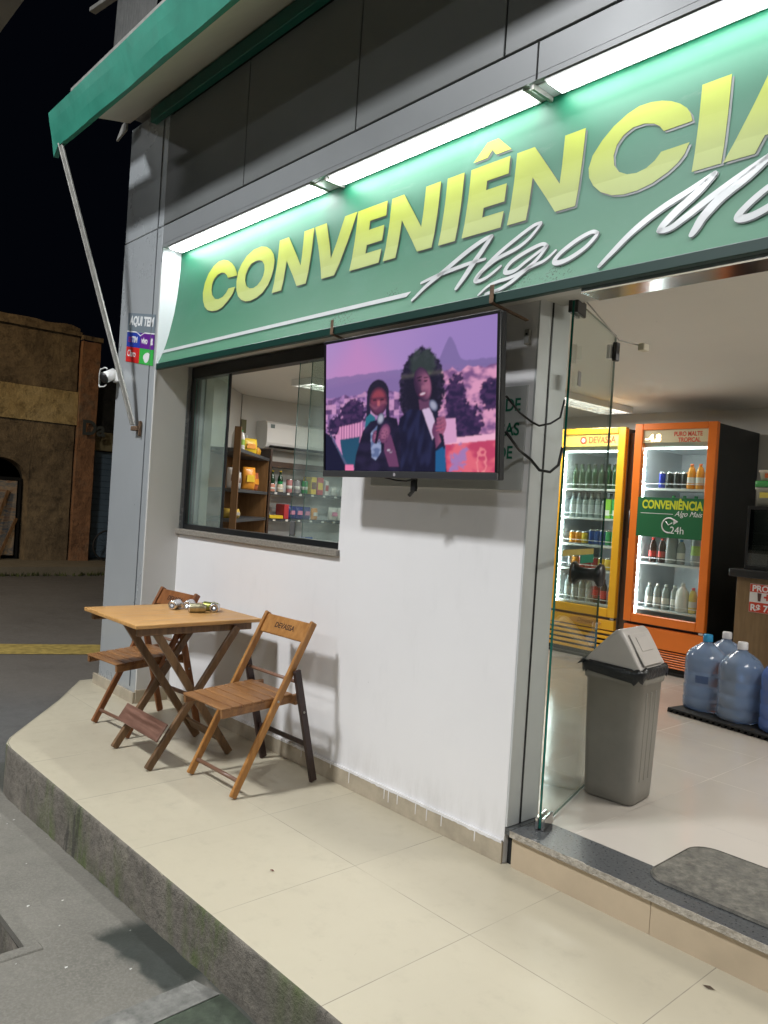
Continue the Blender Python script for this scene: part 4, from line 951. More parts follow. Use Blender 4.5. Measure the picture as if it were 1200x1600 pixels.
def skt(s_, x_, z_, size, m_=skw, bold=.04, par=cs2): T('lettering', s_, size, m_, MT(x_, 2.2660, skm(z_, x_), ry=ry), par, bold=bold, extrude=.0002)
skt('AQUI TEM', -5.285, 2.565, .083); skt('TIM', -5.235, 2.445, .055, par=b1); skt('ΞΞ', -5.295, 2.447, .04, skr, par=b1); skt('vivo', -5.080, 2.445, .058, par=b2_); skt('Claro', -5.300, 2.345, .062, skw, .02, b3)
m = MB(); m.prism([(skx0, skm(2.512, skx0)), (-5.16, skm(2.512, -5.16)), (-5.10, skm(2.49, -5.10)), (-5.04, skm(2.512, -5.04)), (skx1, skm(2.512, skx1)), (skx1, skm(2.520, skx1)), (-5.03, skm(2.520, -5.03)), (-5.10, skm(2.498, -5.1)), (-5.17, skm(2.520, -5.17)), (skx0, skm(2.520, skx0))], 2.2655, 2.2662, skw, 'y'); B(m, 'white_line', cs2)
m = MB(); cxs, czs = -4.985, skm(2.357, -4.985)
m.prism([(cxs+.048*math.cos(a)*(1.08 if math.sin(a) > 0 else .9), czs+.040*math.sin(a)*(.7 if math.sin(a) > .4 else 1)) for a in [k*math.pi/10 for k in range(20)]], 2.2655, 2.2662, skw, 'y'); B(m, 'white_emblem', b4)
m = MB(); m.prism([(-4.918+.015*math.cos(a), skm(2.470, -4.92)+.015*math.sin(a)) for a in [k*math.pi/6 for k in range(12)]], 2.2655, 2.2662, skw, 'y'); m.prism([(-4.935, skm(2.440, -4.92)), (-4.90, skm(2.440, -4.92)), (-4.905, skm(2.458, -4.92)), (-4.93, skm(2.458, -4.92))], 2.2656, 2.2663, skw, 'y'); B(m, 'white_figure', b2_)

# ================================================================== INTERIOR: FRIDGES
FZ = .143
led_fill = mat('added_led_fill', (1, 1, 1), .4, emit=(.88, .96, 1.0), es=12)
liner = mat('fridge_liner_white', (.74, .77, .78), .4); wire = mat('white_wire_shelf', (.75, .77, .78), .35)
def led_panel():
    g = G('lit_led_bar'); x, y, z = g.sep()
    fr = g.math('FRACT', g.math('MULTIPLY', z, 20)); d = g.math('ABSOLUTE', g.math('SUBTRACT', fr, .5))
    v = g.mr(d, .1, .38, 1, .12); g.lk(v, g.b.inputs['Emission Strength']); g.b.inputs['Emission Color'].default_value = (.86, .95, 1, 1)
    mu = g.math('MULTIPLY', v, 46.0); g.lk(mu, g.b.inputs['Emission Strength']); return g.m
led_dots = led_panel()
def fridge(x0, x1, yf, top, body_m, door_m, header, label, shelves, depth=.82, door_z0=.545, side_m=None, lower_slats=False):
    t = thing('drinks_fridge', label, 'fridge', ((x0+x1)/2, yf+depth/2, FZ), 0, 'glass door drinks fridges')
    side_m = side_m or body_m; bk = yf+depth
    m = MB(); yb = yf+.055
    m.box(x0+.004, x0+.045, yb, bk, FZ+.02, top-.01, side_m, .003); m.box(x1-.045, x1-.004, yb, bk, FZ+.02, top-.01, side_m, .003)
    m.box(x0+.0455, x1-.0455, yb, bk, top-.06, top-.012, side_m); m.box(x0+.0455, x1-.0455, bk-.04, bk, FZ+.02, top-.0605, side_m)
    m.box(x0+.0455, x1-.0455, yb, bk-.041, FZ+.02, door_z0+.02, side_m); B(m, 'cabinet', t)
    m = MB(); m.box(x0+.046, x0+.05, yb+.002, bk-.05, door_z0+.021, top-.062, liner); m.box(x1-.05, x1-.046, yb+.002, bk-.05, door_z0+.021, top-.062, liner)
    m.box(x0+.0505, x1-.0505, bk-.05, bk-.045, door_z0+.021, top-.062, liner); m.box(x0+.0505, x1-.0505, yb+.002, bk-.051, door_z0+.0205, door_z0+.026, liner); m.box(x0+.0505, x1-.0505, yb+.002, bk-.051, top-.20, top-.065, liner); B(m, 'liner', t)
    # door: frame of four bars, glass, header
    d = MB(); fwd = .075; hz = top-.165
    d.box(x0, x0+fwd, yf, yf+.05, door_z0, top, door_m, .005); d.box(x1-fwd, x1, yf, yf+.05, door_z0, top, door_m, .005)
    d.box(x0+fwd+.0005, x1-fwd-.0005, yf+.0005, yf+.05, door_z0, door_z0+.075, door_m, .004); d.box(x0+fwd+.0005, x1-fwd-.0005, yf+.0005, yf+.05, top-.055, top, door_m, .004)
    door = B(d, 'door', t)
    m = MB(); m.box(x0+fwd, x1-fwd, yf+.018, yf+.022, door_z0+.0755, hz, glass); B(m, 'glass', door)
    m = MB(); m.box(x0+fwd, x1-fwd, yf+.016, yf+.024, hz+.0005, top-.0555, header); hd = B(m, 'header_panel', door)
    for s_ in (0, 1):
        m = MB(); xx = x0+.052 if s_ == 0 else x1-.072; m.box(xx, xx+.02, yf+.062, yf+.085, door_z0+.08, hz-.05 if s_ == 0 else hz-.05, led_dots if s_ == 0 else liner); B(m, 'led_strip' if s_ == 0 else 'shelf_rail', t)
    m = MB(); m.box(x0+.09, x1-.09, yb+.01, yb+.03, top-.215, top-.2005, led_fill); B(m, 'added_top_light', t)  # glowing strip added under the header to brighten the fridge inside
    for z in shelves:
        m = MB(); xa, xb = x0+.055, x1-.055; ya, yb2 = yf+.10, bk-.08
        m.box(xa, xb, ya, yb2, z-.006, z, mat('shelf_sheet', (.60, .63, .65), .4)); 
        m.tube([(xa+.01, ya-.004, z-.008), (xb-.01, ya-.004, z-.008)], .004, wire, 6); m.tube([(xa+.005, ya+.03, z), (xa+.02, ya-.004, z+.038), (xb-.02, ya-.004, z+.038), (xb-.005, ya+.03, z)], .0035, wire, 6)
        m.box(xa, xb, ya-.006, ya, z-.02, z-.009, wire); B(m, 'shelf', t)
    # lower panel
    m = MB(); zt = door_z0-.025; m.box(x0+.005, x1-.005, yf+.008, yf+.054, zt-.17 if not lower_slats else zt-.09, zt, body_m, .008, seg=2); lp = B(m, 'lower_panel', t)
    m = MB(); m.box(x0+.01, x1-.01, yf+.04, yf+.0535, FZ+.03, zt-.172, dark_gap)
    z = zt-.18 if not lower_slats else zt-.10; st = .020 if not lower_slats else .045
    while z > FZ+.07:
        m.box(x0+.008, x1-.008, yf+.012, yf+.039, z-st*.55, z, body_m, .003); z -= st
    m.box(x0+.004, x0+.03, yf+.011, yf+.0395, FZ+.05, zt-.171, body_m); m.box(x1-.03, x1-.004, yf+.011, yf+.0395, FZ+.05, zt-.171, body_m); B(m, 'grille', t)
    m = MB(); m.box(x0+.02, x1-.02, yf+.055, bk-.02, FZ, FZ+.0195, black_pl); B(m, 'plinth', t)
    m = MB(); m.tube([(x0-.004, yf+.01, door_z0+.72), (x0-.004, yf+.01, door_z0+.96)], .012, black_pl, 8); B(m, 'handle', door)
    m = MB(); m.box(x1-.05, x1-.01, yf+.008, yf+.04, door_z0-.022, door_z0-.002, steel_m, .002); B(m, 'hinge', door)
    return t, door, hd, lp
org = mat('orange_fridge_enamel', (.80, .19, .018), .32, 0, .06, 3); yel = mat('yellow_fridge_enamel', (.78, .42, .018), .32, 0, .06, 3)
blk = mat('black_fridge_side', (.010, .013, .015), .45, 0, .2, 4); gside = mat('grey_fridge_side', (.20, .19, .18), .35, .4)
hy = mat('yellow_header', (.70, .56, .12), .4, emit=(.75, .60, .15), es=.35); hc = mat('cream_header', (.48, .42, .26), .4, emit=(.6, .5, .3), es=.12)
redp = mat('header_print_red', (.55, .05, .02), .4)
sy_y = [1.691, 1.422, 1.172, .944, .640]; sy_o = [1.712, 1.44, 1.069, .672]
fy, fyd, fyh, fyl = fridge(-4.43, -3.70, 6.15, 2.24, yel, yel, hy, 'yellow glass door drinks fridge, left of the orange one', sy_y, side_m=gside, lower_slats=True)
T('header_lettering', 'DEVASSA', .085, redp, MT(-4.09, 6.1655, 2.105), fyh, bold=.03, sx=.8, extrude=.0004)
m = MB(); m.lathe([(.036, 0), (.036, .001)], redp, 24, Matrix.Translation((-4.145, 6.166, 2.132)) @ Matrix.Rotation(R(90), 4, 'X')); m.lathe([(.019, 0), (.019, .001)], skw, 24, Matrix.Translation((-4.145, 6.1647, 2.132)) @ Matrix.Rotation(R(90), 4, 'X')); B(m, 'round_emblem', fyh)
m = MB(); m.prism([(-4.0+.17*math.cos(a), .482+.030*math.sin(a)) for a in [k*math.pi/14 for k in range(28)]], 6.152, 6.1575, mat('tan_oval', (.60, .30, .07), .4), 'y'); ov = B(m, 'oval_badge', fyl)
T('badge_lettering', 'Devassa', .05, mat('badge_brown', (.14, .06, .02), .4), MT(-4.08, 6.1515, .468), ov, shear=.3, extrude=.0004)
fo, fod, foh, fol = fridge(-3.614, -2.885, 6.15, 2.262, org, org, hc, 'orange glass door drinks fridge with black sides and a green poster on its door', sy_o, side_m=blk)
T('header_lettering', 'PURO MALTE', .052, redp, MT(-3.26, 6.1655, 2.150), foh, bold=.03, sx=.8, extrude=.0004); T('header_lettering', 'TROPICAL', .052, redp, MT(-3.22, 6.1655, 2.10), foh, bold=.03, sx=.8, extrude=.0004)
T('temperature_display', '-4.8', .085, mat('lit_display_digits', (1, .8, .5), .4, emit=(1, .72, .38), es=9), MT(-3.52, 6.165, 2.11), foh, bold=.02, sx=1.1, extrude=.0004)
T('small_logo', 'Gelopar', .04, mat('pale_print', (.72, .35, .22), .4), MT(-3.30, 6.1575, .44), fol, extrude=.0004) if False else None
m = MB(); m.box(-3.545, -2.948, 6.1505, 6.1550, 1.292, 1.628, mat('door_poster_green', (.012, .125, .045), .4), 0); pst = B(m, 'green_poster', fod)
py_ = mat('poster_yellow', (.58, .62, .03), .4)
T('poster_lettering', 'CONVENIÊNCIA', .098, py_, MT(-3.50, 6.150, 1.535), pst, bold=.035, sx=.745, extrude=.0004)
T('poster_lettering', 'Algo Mais', .062, skw, MT(-3.20, 6.150, 1.478), pst, shear=.4, sx=.95, extrude=.0004)
T('poster_lettering', '24h', .085, skw, MT(-3.235, 6.150, 1.33), pst, sx=1.0, extrude=.0004)
m = MB(); m.box(-3.51, -3.215, 6.1495, 6.1503, 1.490, 1.494, skw); m.tube([(-3.245+.062*math.cos(a), 6.150, 1.397+.062*math.sin(a)) for a in [R(30+k*16) for k in range(17)]], .006, skw, 6); m.tube([(-3.275, 6.15, 1.43), (-3.25, 6.15, 1.40), (-3.215, 6.15, 1.42)], .004, skw, 6)
m.prism([(-3.205, 1.405), (-3.165, 1.432), (-3.205, 1.455)], 6.1495, 6.1503, skw, 'y'); B(m, 'clock_mark', pst)
m = MB(); m.box(-3.695, -3.625, 6.22, 6.9, FZ, 2.19, mat('brown_gap_panel', (.10, .07, .05), .5)); tag(m.build('filler_panel'), 'narrow brown panel between the two fridges', 'panel')

# ---- drinks: prototypes are meshes, each drink an object
def drink_mesh(kind, name, c1, c2=None, c3=None):
    key = (kind, name)
    if key in _dm: return _dm[key]
    m = MB()
    A = c1; Bm = c2 or c1; Cm = c3 or Bm
    if kind == 'can': pr = [(.022, 0), (.0325, .008), (.0325, .105), (.026, .118), (.025, .121)]; ms = [alu, A, alu, alu]
    elif kind == 'slim': pr = [(.02, 0), (.0275, .007), (.0275, .13), (.022, .143), (.021, .146)]; ms = [alu, A, alu, alu]
    elif kind == 'beer': pr = [(.028, 0), (.0305, .006), (.0305, .045), (.0307, .12), (.0305, .14), (.026, .165), (.014, .19), (.0125, .225), (.0145, .226), (.0145, .236)]; ms = [A, A, Bm, A, A, A, A, Cm, Cm]
    elif kind == 'pet': pr = [(.03, 0), (.034, .01), (.034, .05), (.0335, .10), (.034, .14), (.024, .178), (.0125, .195), (.0145, .196), (.0145, .215)]; ms = [A, A, Bm, A, A, A, Cm, Cm]
    elif kind == 'big': pr = [(.045, 0), (.05, .015), (.05, .09), (.049, .17), (.05, .20), (.036, .25), (.013, .285), (.0155, .286), (.0155, .31)]; ms = [A, A, Bm, A, A, A, Cm, Cm]
    elif kind == 'jugl': pr = [(.05, 0), (.055, .012), (.055, .13), (.050, .17), (.028, .205), (.016, .222), (.018, .223), (.018, .245)]; ms = [A, A, Bm, A, A, Cm, Cm]
    m.lathe(pr, ms, 14)
    me = bpy.data.meshes.new(name); m.bm.to_mesh(me); m.bm.free()
    for q in m.mats: me.materials.append(q)
    _dm[key] = me; return me
_dm = {}
dgrn = mat('dark_green_bottle', (.012, .05, .02), .12); clearb = mat('pale_clear_bottle', (.42, .48, .48), .12, trans=.3); brn = mat('brown_bottle', (.06, .025, .01), .12)
lab_s = mat('silver_label', (.45, .48, .5), .3); lab_r = mat('red_label', (.55, .04, .03), .4); lab_w = mat('white_label', (.68, .68, .64), .4); capd = mat('dark_cap', (.03, .03, .03), .4)
canO = mat('orange_can', (.75, .30, .02), .3); canB = mat('blue_can', (.03, .09, .36), .3); canG = mat('green_can', (.02, .30, .09), .3); canR = mat('red_can', (.5, .03, .03), .3); canK = mat('black_can', (.015, .02, .018), .3); canY = mat('yellow_can', (.75, .52, .04), .3); canS = mat('silver_can', (.5, .52, .55), .25, .6)
juice = mat('orange_juice', (.75, .30, .03), .2); capo = mat('orange_cap', (.75, .18, .03), .4); capr = mat('red_cap', (.6, .03, .02), .4); capb = mat('blue_cap', (.03, .25, .5), .4); cola = mat('cola', (.04, .012, .008), .1); lime = mat('lime_label', (.30, .50, .08), .4)
milk = mat('white_milk_bottle', (.70, .70, .68), .3); capg = mat('green_cap', (.03, .35, .1), .4); redb = mat('red_bottle', (.5, .03, .02), .2)
def row(kind, name, word, cols_, x0_, z, n, dx, y, where, group, rows=1, dy=.075):
    me = drink_mesh(kind, name, *cols_)
    for r_ in range(rows):
        for k in range(n):
            o = new_obj(word, me); o.location = (x0_+k*dx+random.uniform(-.003, .003), y+r_*dy, z); o.rotation_euler = (0, 0, random.uniform(0, 6))
            pos = '' if n == 1 else (('left ', 'right ') if n == 2 else ('left ', 'middle ', 'right ') if n == 3 else ('leftmost ', 'second ', 'third ', 'fourth ', 'fifth ', 'sixth ', 'seventh ')[:n-1]+('rightmost ',))[k]
            tag(o, pos+(where if r_ == 0 else where.replace(' shelf', ' shelf, back row,', 1)), word.split('_')[-1], group)
Y1 = 6.31
gy = 'drinks in the yellow fridge'; go = 'drinks in the orange fridge'
row('beer', 'beer_green', 'beer_bottle', (dgrn, dgrn, capd), -4.30, 1.691, 7, .071, Y1, 'dark green beer bottle on the top shelf in the yellow fridge', gy, 2, .09)
row('beer', 'beer_clear', 'beer_bottle', (clearb, lab_s, capd), -4.31, 1.422, 6, .069, Y1, 'clear glass beer bottle on the second shelf in the yellow fridge', gy, 2, .09)
row('can', 'can_orange', 'drink_can', (canO,), -4.29, 1.172, 2, .068, Y1, 'orange can at the left of the third shelf in the yellow fridge', gy, 1)
row('can', 'can_yellow', 'drink_can', (canY,), -4.154, 1.172, 1, .068, Y1, 'yellow can beside the orange cans on the third shelf in the yellow fridge', gy)
row('slim', 'can_blue', 'drink_can', (canB,), -4.085, 1.172, 3, .058, Y1, 'slim blue can on the third shelf in the yellow fridge', gy)
row('slim', 'can_green', 'drink_can', (canG,), -3.908, 1.172, 2, .058, Y1, 'slim green can on the third shelf in the yellow fridge', gy)
row('slim', 'can_silver', 'drink_can', (canS,), -4.30, .944, 1, .06, Y1, 'silver slim can at the left end of the fourth shelf in the yellow fridge', gy)
row('can', 'can_orange', 'drink_can', (canO,), -4.24, .944, 1, .07, Y1, 'orange can on the fourth shelf in the yellow fridge', gy)
row('can', 'can_red', 'drink_can', (canR,), -4.17, .944, 3, .07, Y1, 'red can on the fourth shelf in the yellow fridge', gy)
row('can', 'can_yellow', 'drink_can', (canY,), -3.96, .944, 3, .068, Y1, 'yellow can at the right of the fourth shelf in the yellow fridge', gy)
row('beer', 'long_clear', 'beer_bottle', (clearb, lab_s, capd), -4.31, .640, 4, .078, Y1, 'clear beer bottle with silver label on the bottom shelf in the yellow fridge', gy)
row('beer', 'red_white', 'beer_bottle', (brn, lab_r, lab_w), -3.998, .640, 3, .078, Y1, 'beer bottle with red and white label on the bottom shelf in the yellow fridge', gy)
for k, (xx, c_) in enumerate(((-3.92, 'lime'), (-3.845, 'green'))):
    m = MB(); m.box(xx-.034, xx+.034, Y1-.03, Y1+.09, 1.4225, 1.60, mat('pack_'+c_, (.25, .55, .06) if k == 0 else (.02, .38, .1), .4), .006); m.box(xx-.02, xx+.022, Y1-.0315, Y1-.0302, 1.45, 1.50, skw)
    tag(m.build('beer_pack'), f'{c_} green cardboard pack on the second shelf in the yellow fridge', 'pack', gy)
row('slim', 'can_blue2', 'drink_can', (mat('cobalt_can', (.02, .05, .5), .3),), -3.42, 1.712, 1, .06, Y1, 'bright blue can at the left of the top shelf in the orange fridge', go)
row('slim', 'can_black', 'drink_can', (canK,), -3.345, 1.712, 3, .066, Y1, 'black can on the top shelf in the orange fridge', go, 2, .08)
row('pet', 'juice', 'juice_bottle', (juice, lab_w, capo), -3.155, 1.712, 3, .075, Y1, 'orange juice bottle with orange cap on the top shelf in the orange fridge', go)
row('pet', 'green_lab', 'juice_bottle', (juice, canG, capr), -2.975, 1.712, 1, .075, Y1-.01, 'juice bottle with a green label on the top shelf in the orange fridge', go)
row('pet', 'lime_b', 'soda_bottle', (clearb, lime, capg), -3.30, 1.44, 3, .10, Y1, 'soda bottle half hidden by the green poster in the orange fridge', go)
row('pet', 'coke', 'soda_bottle', (cola, lab_r, capr), -3.46, 1.069, 2, .085, Y1, 'cola bottle with red label on the third shelf in the orange fridge', go)
row('big', 'clear_big', 'soda_bottle', (clearb, clearb, capg), -3.285, 1.069, 1, .10, Y1, 'tall clear bottle beside the cola on the third shelf in the orange fridge', go)
row('pet', 'water', 'water_bottle', (clearb, lab_w, capb), -3.20, 1.069, 1, .085, Y1, 'small clear bottle in the middle of the third shelf in the orange fridge', go)
row('big', 'lime_big', 'soda_bottle', (clearb, lime, capg), -3.06, 1.069, 1, .12, Y1, 'large bottle with a lime label on the third shelf in the orange fridge', go)
row('pet', 'water2', 'water_bottle', (clearb, lab_w, lab_w), -3.47, .672, 4, .078, Y1, 'clear water bottle on the bottom shelf in the orange fridge', go)
row('jugl', 'milk', 'milk_bottle', (milk, lab_w, lab_w), -3.165, .672, 1, .11, Y1, 'white rounded bottle on the bottom shelf in the orange fridge', go)
row('pet', 'yellow_b', 'juice_bottle', (mat('yellow_drink', (.70, .55, .12), .25), lab_w, capr), -3.07, .672, 1, .1, Y1, 'yellow drink bottle on the bottom shelf in the orange fridge', go)
row('pet', 'red_b', 'juice_bottle', (redb, lab_w, capr), -2.985, .672, 1, .1, Y1, 'red drink bottle at the right end of the bottom shelf, orange fridge', go)

# ================================================================== BIN
bn = thing('swing_bin', 'tall grey plastic swing bin with black liner just inside the door', 'bin', (-1.885, 3.255, .147), R(6))
bg_ = mat('grey_bin_plastic', (.23, .22, .195), .42, 0, .1, 7, .04, 30); bl_ = mat('light_grey_bin_lid', (.50, .47, .44), .35, 0, .06, 7)
m = MB(); ring = lambda w_, d_, z, r_: rrect(w_, d_, r_, z, n=5)
m.loft([ring(.225, .215, 0, .035), ring(.238, .228, .008, .04), ring(.243, .235, .06, .04), ring(.258, .255, .30, .045), ring(.272, .270, .535, .05), ring(.288, .285, .538, .05), ring(.294, .292, .56, .05), ring(.297, .295, .60, .05), ring(.285, .283, .601, .045), ring(.280, .278, .57, .045)], bg_)
for v in m.bm.verts:   # shallow vertical flutes on the side panels
    pass
for k in range(3): m.bar((.122, -.05+.045*k, .10), (.1335, -.055+.05*k, .50), .006, .012, bg_, (0, 1, 0), .002)
m.build('bin_body', bn)
m = MB(); t = bmesh.new(); rings = []
for zi, (z, g_) in enumerate(((.560, .004), (.585, .009), (.603, .008), (.615, -.004), (.606, -.02))):
    base = rrect(.297, .295, .05, z, n=8); rg = []
    for i, p in enumerate(base):
        a = i*.9; k_ = 1+(g_/.16); dz = .010*math.sin(a*1.7)+.008*math.sin(a*.63+1)+.006*noise.noise(Vector((p[0]*60, p[1]*60, 1)))
        rg.append((p[0]*k_+.003*noise.noise(Vector((p[0]*50, p[1]*50, z*80))), p[1]*k_, z+(dz*1.2 if zi == 0 else dz*.5)))
    rings.append(rg)
m.loft(rings, mat('black_liner', (.012, .013, .015), .28, 0, 0, 8, .3, 60), caps=False)
m.prism([(-.165, .59), (-.15, .605), (-.13, .63), (-.142, .60)], -.155, -.10, _m['black_liner'], 'y'); m.build('liner', bn)
m = MB()
pf = [(q*.91, w_) for q, w_ in [(-.150, .598), (-.147, .618), (-.125, .643), (-.10, .668), (-.07, .700), (-.045, .724), (-.022, .747), (-.003, .763), (.013, .772), (.028, .773), (.044, .762), (.060, .740), (.085, .703), (.118, .650), (.145, .612), (.150, .598)]]
secs = []
for yy, sc_, dz in ((-.138, .80, -.0), (-.133, .97, 0), (-.120, 1.0, 0), (.120, 1.0, 0), (.133, .97, 0), (.138, .80, 0)):
    hs = {.80: .86, .97: .97, 1.0: 1}[sc_]
    secs.append([(x_*(.96 if sc_ == .8 else 1), yy, .598+(z_-.598)*hs) for x_, z_ in pf])
m.loft(secs, bl_, True, True); m.build('lid', bn)
m = MB(); d_ = Vector((.0965, 0, -.150)).normalized(); up_ = Vector((-d_.z, 0, d_.x))
c_ = Vector((.042, 0, .761)); 
m.bar(tuple(c_+d_*.012+up_*.0045), tuple(c_+d_*.165+up_*.0045), .006, .205, bl_, (0, 1, 0), .0025); m.bar(tuple(c_+d_*.03+up_*.009), tuple(c_+d_*.10+up_*.009), .004, .12, bl_, (0, 1, 0), .002); m.build('swing_flap', bn)

# ================================================================== WATER JUGS ON A MAT
pm = thing('plastic_pallet', 'low black slotted plastic mat under the blue water jugs', 'mat', (-2.0, 5.25, .145))
m = MB()
pq = [(-2.55, 4.985), (-1.45, 4.82), (-1.36, 5.42), (-2.46, 5.58)]
m.prism(pq, .165, .175, rubber); B(m, 'top', pm)
m = MB()
for k in range(26):
    f = k/25; m.box(-2.545+1.09*f-.012, -2.545+1.09*f+.012, 4.992-.165*f, 5.03-.165*f, .1445, .1648, rubber)
    m.box(-2.46+1.09*f-.012, -2.46+1.09*f+.012, 5.53-.16*f, 5.56-.16*f, .1445, .1648, rubber)
B(m, 'feet', pm)
jug_b = mat('translucent_blue_jug', (.38, .53, .80), .16, trans=.65, spec=.5); jug_d = mat('deep_blue_jug', (.14, .26, .72), .18, trans=.5)
jp = [(.0, 0), (.115, 0), (.133, .012), (.136, .03), (.136, .075), (.131, .085), (.136, .095), (.136, .155), (.130, .168), (.136, .18), (.136, .245), (.130, .257), (.136, .268), (.136, .335), (.128, .362), (.105, .395), (.070, .422), (.040, .440), (.028, .452), (.0265, .475)]
def jug(x, y, body, capm, label):
    t = thing('water_jug', label, 'jug', (x, y, .176), random.uniform(0, 6), 'large blue water jugs on the black mat')
    m = MB(); m.lathe(jp, body, 40); m.build('jug_body', t)
    m = MB(); m.lathe([(.031, .455), (.032, .458), (.031, .497), (.027, .503), (0, .503)], capm, 20); m.build('cap', t)
    m = MB(); 
    for k in range(5):
        a0, a1 = -.3+k*.12, -.3+(k+1)*.12; m.poly([(.1372*math.cos(a0), .1372*math.sin(a0), .19), (.1372*math.cos(a1), .1372*math.sin(a1), .19), (.1372*math.cos(a1), .1372*math.sin(a1), .24), (.1372*math.cos(a0), .1372*math.sin(a0), .24)], mat('jug_label', (.05, .09, .2), .4))
    m.build('small_label', t)
    return t
capbl = mat('sky_blue_cap', (.02, .28, .55), .4); capw = mat('white_cap', (.72, .72, .74), .4)
jug(-2.40, 5.185, jug_b, capbl, 'blue water jug with a bright blue cap, leftmost on the mat'); jug(-2.40, 5.475, jug_b, capw, 'blue water jug with white cap standing behind the one with the blue cap')
jug(-2.135, 5.11, jug_b, capw, 'front water jug with a white cap, in the middle of the mat'); jug(-1.845, 5.06, jug_d, capw, 'deeper blue water jug at the right edge of the picture'); jug(-2.05, 5.40, jug_b, capw, 'blue water jug directly behind the front middle jug') if False else None

# door mat
dm = thing('doormat', 'worn grey rubber doormat lying over the threshold', 'doormat', (-1.0, 2.82, .15))
g = G('worn_rubber_mat'); n1 = g.noise(5, 6, .7); n2 = g.noise(26, 6, .75)
c = g.ramp(n2, [(.35, (.075, .07, .06)), (.55, (.155, .145, .12)), (.75, (.25, .23, .19))]); c = g.mix(g.mr(n1, .4, .7, 0, .6), c, (.09, .086, .075)); g.bump(n2, .4, .004); mat_m = g.out(c, .8)
m = MB(); base = rrect(.92, .44, .09, 0, n=7); M = Matrix.Translation((-.93, 2.82, 0)) @ Matrix.Rotation(R(1), 4, 'Z')
lo = [tuple(M @ Vector((p[0], p[1], .1495))) for p in base]; hi = [tuple(M @ Vector((p[0]*.995, p[1]*.99, .156))) for p in base]
m.loft([lo, hi], mat_m, True, False); B(m, 'mat_sheet', dm)
m = MB(); pts = [tuple(M @ Vector((p[0]*.985, p[1]*.97, .157))) for p in base]; m.tube(pts+[pts[0]], .002, mat_m, 6); B(m, 'rim', dm)

# ================================================================== COUNTER, DISPLAY CASE
ct = thing('counter', 'wooden service counter with a black top and a red price poster', 'counter', (-1.9, 6.2, .145))
m = MB(); m.box(-2.555, -.9, 5.93, 6.85, .145, 1.045, w_count, .002); B(m, 'cabinet', ct)
m = MB(); m.box(-2.60, -.88, 5.88, 6.88, 1.046, 1.105, black_al, .006); B(m, 'worktop', ct)
m = MB(); m.box(-2.452, -2.10, 5.924, 5.9285, .795, 1.005, mat('poster_white', (.72, .70, .68), .5)); m.box(-2.450, -2.102, 5.922, 5.9238, .945, 1.003, redp); m.box(-2.450, -2.102, 5.922, 5.9238, .797, .870, redp); ps = B(m, 'price_poster', ct)
T('lettering', 'PROMO', .062, skw, MT(-2.435, 5.9215, .953), ps, bold=.03, extrude=.0003); T('lettering', 'R$ 7,00', .066, skw, MT(-2.442, 5.9215, .808), ps, bold=.03, extrude=.0003) 
T('lettering', '+', .09, redp, MT(-2.35, 5.9215, .882), ps, bold=.03, extrude=.0003)
m = MB(); m.prism([(-2.395, .940), (-2.365, .940), (-2.371, .880), (-2.389, .880)], 5.9215, 5.9235, mat('cup_brown', (.10, .04, .03), .4), 'y'); B(m, 'cup_picture', ps)
dc = thing('display_case', 'black framed glass hot food case standing on the counter', 'display case', (-2.2, 6.2, 1.105))
m = MB(); a, b, c_, d_ = -2.54, -1.70, 6.0, 6.45
for xx in (a, b-.02):
    for yy in (c_, d_-.02): m.box(xx, xx+.02, yy, yy+.02, 1.135, 1.56, black_al)
m.box(a, b, c_, d_, 1.106, 1.1345, black_al, .003); m.box(a, b, c_, d_, 1.5605, 1.585, black_al, .003); m.box(a+.17, a+.18, c_+.003, c_+.01, 1.135, 1.56, black_al); B(m, 'frame', dc)
m = MB(); m.box(a+.02, b-.02, c_+.004, c_+.008, 1.135, 1.56, glass_mat('case_glass', (.35, .38, .38), 1.5)); m.box(a+.004, a+.008, c_+.02, d_-.02, 1.135, 1.56, glass); B(m, 'glass', dc)
m = MB(); m.box(a+.03, b-.03, c_+.03, d_-.02, 1.38, 1.385, galv); m.box(a+.03, b-.03, d_-.015, d_-.01, 1.14, 1.55, mat('case_back', (.14, .15, .15), .5)); B(m, 'inner_rack', dc)
for (z0_, z1_, cc, nm, lab, xo) in ((1.587, 1.73, (.35, .35, .30), 'clear_tub', 'clear food tub with a yellow label, lower one on the display case', 0), (1.779, 1.86, (.55, .50, .42), 'food_tub', 'cream food tub on a green lid, topmost on the display case', .02)):
    t = thing(nm, lab, 'tub', (-2.38, 6.12, z0_)); m = MB()
    m.loft([rrect(.24, .2, .03, z0_, -2.38+xo, 6.14), rrect(.26, .22, .03, z1_-.02, -2.38+xo, 6.14), rrect(.27, .23, .03, z1_-.018, -2.38+xo, 6.14), rrect(.27, .23, .03, z1_, -2.38+xo, 6.14)], mat(nm+'_m', cc, .3)); B(m, 'tub_body', t)
    m = MB()
    if nm == 'clear_tub': m.box(-2.47, -2.30, 6.025, 6.0285, 1.65, 1.69, mat('yellow_strip', (.6, .5, .1), .4))
    else: m.box(-2.44, -2.28, 6.025, 6.028, 1.80, 1.835, mat('brick_print', (.5, .12, .04), .4))
    B(m, 'tub_label', t)
    if nm == 'clear_tub': m = MB(); m.loft([rrect(.28, .24, .03, 1.7305, -2.375, 6.14), rrect(.28, .24, .03, 1.778, -2.375, 6.14)], mat('green_lid', (.05, .30, .08), .4)); B(m, 'green_lid', t)

